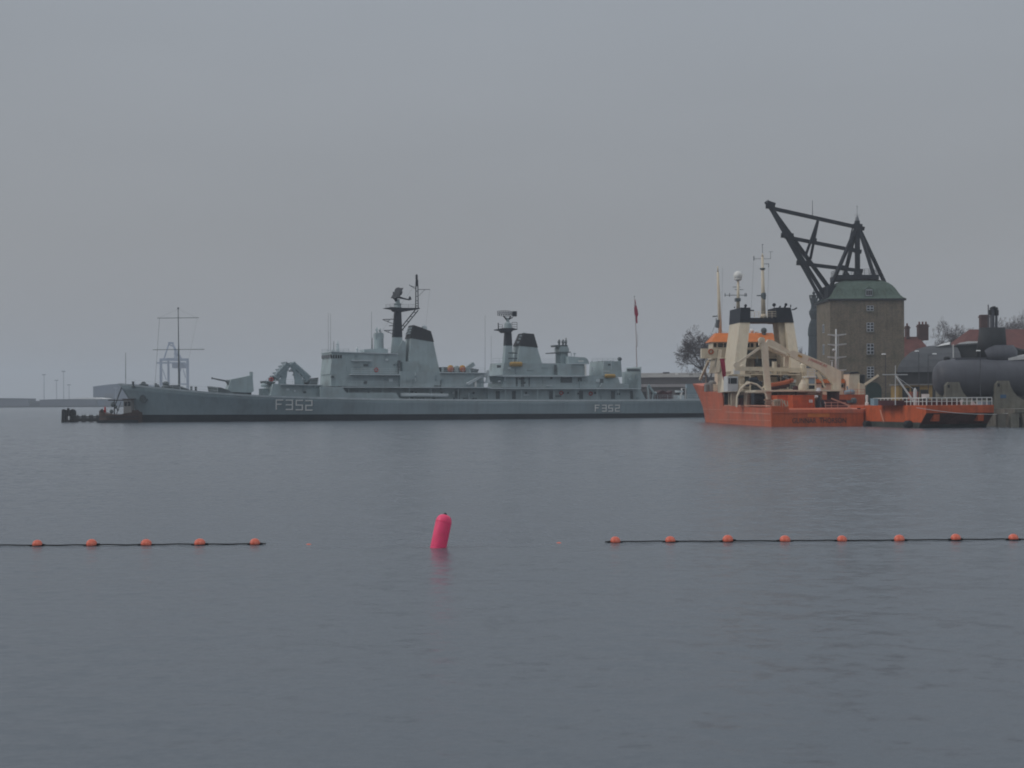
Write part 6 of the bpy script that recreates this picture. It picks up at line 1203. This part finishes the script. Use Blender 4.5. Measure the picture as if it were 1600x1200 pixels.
for px, yt, Y, lab in ((69, 586, 1290, 'far floodlight pole, tallest at the left end of the row'), (88.5, 595, 1330, 'far floodlight pole, thin and short, second in the row from the left'), (99.5, 581, 1270, 'far floodlight pole, tallest one above the white roofed shed'), (108, 602, 1320, 'far floodlight pole, shortest, just right of the tallest one'), (181, 607, 1300, 'far floodlight pole in front of the far warehouse')):
    o = thing('floodlight_pole', lab, 'light pole', (wx(px, Y), Y, 4), 0, 'floodlight poles on the far shore'); z = wz(px, yt, Y) - 4
    m = MB(); m.tube((0, 0, -1), (0, 0, z), .3, .2, 6); m.build('pole', M_FARP, o); m = MB(); m.box(-1.5, 1.5, -.4, .4, z, z + .7); m.build('lamp_bar', M_FARP, o)
# ship-to-shore container crane
CY = 1650.0; X_ = wx(270, CY); cc = thing('container_crane', 'hazy blue grey harbour container crane far beyond the frigate bow', 'crane', (X_, CY, 3))
def K(px, py, v=0.0): return Vector((wx(px, CY + v) - X_, v, wz(px, py, CY + v) - 3))
for px, v in ((251.7, 0), (263.5, 24), (280.5, 24), (293.5, 0)): m = MB(); m.bar(Vector((K(px, 0, v).x, v, -2)), K(px, 563, v), 2.0 if v else 2.4); m.build('leg', M_STEELB, cc)
m = MB(); m.bar(K(250, 562), K(295, 562), 2.6); m.bar(K(262, 561, 24), K(282, 561, 24), 2.2); m.bar(K(251.7, 562), K(263.5, 561, 24), 2); m.bar(K(293.5, 562), K(280.5, 561, 24), 2); m.bar(K(245.5, 567), K(290, 567), 1.6); m.build('portal_beam', M_STEELB, cc)
m = MB(); m.box(K(268, 0).x, K(286, 0).x, 4, 20, K(270, 575).z, K(270, 567).z); m.build('machinery_house', M_STEELB, cc)
m = MB(); m.box(K(277.5, 0).x, K(281.5, 0).x, 2, 6, K(270, 580).z, K(270, 575).z); m.build('operator_cab', M_STEELB, cc)
for a, b in (((256.5, 561), (264.5, 537)), ((277, 561), (270.5, 537)), ((284, 561), (271, 539)), ((273, 560), (275, 550))): m = MB(); m.bar(K(*a, 4), K(*b, 10), 1.1); m.build('mast_strut', M_STEELB, cc)
m = MB(); m.bar(K(263.5, 536, 10), K(271.5, 536, 10), 1.8); m.bar(K(264.5, 538, 10), K(270, 541, 10), 1.2); m.bar(K(273, 552, 10), K(280, 556, 10), 2.6); m.build('mast_head', M_STEELB, cc)
for a, b in (((254.5, 577), (260, 594)), ((286.5, 577), (290, 590))): m = MB(); m.bar(K(*a), K(*b), .7); m.build('brace', M_STEELB, cc)
m = MB(); m.bar(K(251.7, 600), K(263.5, 600, 24), 1.4); m.bar(K(293.5, 600), K(280.5, 600, 24), 1.4); m.build('sill_beam', M_STEELB, cc)
# ------------------------------------------------------------------ float lines and the pink buoy
LY = 38.0
def float_line(name, label, xa, xb, seed, floats):
    rnd = random.Random(seed); m = MB(); pts = []; n = int((xb - xa) / .16)
    for i in range(n + 1):
        x = xa + (xb - xa) * i / n
        near = min(abs(x - f) for f in floats); sag = .004 * math.sin(x * 3.1 + seed) + .004 * math.sin(x * 7.7)
        pts.append((x, LY + .02 * math.sin(x * .9 + seed) + .008 * math.sin(x * 5), .022 + sag * (1 if near > .25 else .3)))
    m.path(pts, .0145, 6); return tag(m.build(name, M_ROPE), label, 'rope')
lf = [wx(p, LY) for p in (57, 142, 227, 311, 397)]; rf_ = [wx(p, LY) for p in (960, 1046, 1136, 1225, 1314, 1404, 1492, 1582)]
float_line('float_rope', 'dark floating rope of the five ball line on the left', wx(-40, LY), wx(414, LY), 1, lf)
float_line('float_rope', 'dark floating rope of the eight ball line on the right', wx(944, LY), wx(1660, LY), 4, rf_)
rnd = random.Random(9); proto = None
nth = ['first', 'second', 'third', 'fourth', 'fifth', 'sixth', 'seventh', 'eighth']
spots = [(x, f'orange ball float, {nth[i]} from the left on the five ball rope at left') for i, x in enumerate(lf)] + [(x, f'orange ball float, {nth[i]} from the left on the eight ball rope at right') for i, x in enumerate(rf_)]
for i, (x, lab) in enumerate(spots):
    if proto is None:
        o = thing('ball_float', lab, 'float', (0, 0, 0), 0, 'orange ball floats on the rope lines')
        m = MB(); m.ball((0, 0, .052), .14, .122, 28, 16); m.build('shell', M_FLOAT, o, True)
        m = MB(); m.lathe((0, 0, -.03), [(.143, 0), (.150, .022), (.143, .048)], 28); m.build('wet_band', M_ROPE, o)
        for s in (-1, 1): m = MB(); m.tube((s * .125, 0, .02), (s * .215, 0, .02), .038, .026, 8); m.build('rope_eye', M_ROPE, o)
        proto = o
    else: o = copy_tree(proto); o['label'] = lab
    o.location = (x, LY, rnd.uniform(-.012, .012)); o.rotation_euler = (rnd.uniform(-.15, .15), rnd.uniform(-.08, .08), rnd.uniform(-.1, .1)); k = rnd.uniform(.84, .95); o.scale = (k, k, k)
for px, lab in ((481, 'small pale orange float nearly awash right of the left rope end'), (872, 'tiny orange float nearly awash left of the right rope end')):
    m = MB(); m.ball((0, 0, 0), .10, .075, 20, 12); o = m.build('sunken_float', M_FLOAT, None, True); tag(o, lab, 'float'); o.location = (wx(px, LY), LY, -.056)
pb = thing('pink_buoy', 'tall hot pink inflatable buoy leaning to one side in open water', 'buoy', (wx(683.5, 37), 37, 0)); pb.rotation_euler = (R(-5), R(13.5), R(15))
m = MB(); m.lathe((0, 0, 0), [(.02, -.42), (.12, -.40), (.175, -.33), (.188, -.2), (.188, .2), (.188, .58), (.179, .65), (.155, .71), (.11, .755), (.05, .775)], 40); m.build('body', M_PINK, pb, True)
m = MB(); m.lathe((0, 0, .77), [(.05, 0), (.042, .025), (.02, .03), (.02, .045)], 14); m.build('eye_fitting', M_BLACK, pb)
for z in (.02, .60): m = MB(); m.lathe((0, 0, z), [(.1885, 0), (.1925, .008), (.1885, .016)], 40); m.build('seam', M_PINK, pb, True)
# ------------------------------------------------------------------ haze
def haze():
    hm = bpy.data.materials.new('sea_haze'); hm.use_nodes = True; t = hm.node_tree; t.nodes.clear()
    o = t.nodes.new('ShaderNodeOutputMaterial'); v = t.nodes.new('ShaderNodeVolumePrincipled')
    v.inputs['Color'].default_value = (.83, .90, .985, 1); v.inputs['Density'].default_value = HAZE_D; v.inputs['Anisotropy'].default_value = 0.0
    t.links.new(v.outputs[0], o.inputs['Volume']); hm.cycles.homogeneous_volume = True
    m = MB(); m.box(-2600, 2600, -80, 3900, -2.6, 82)
    tag(m.build('haze', hm), kind='stuff')
HAZE_D = 0.00036
haze()
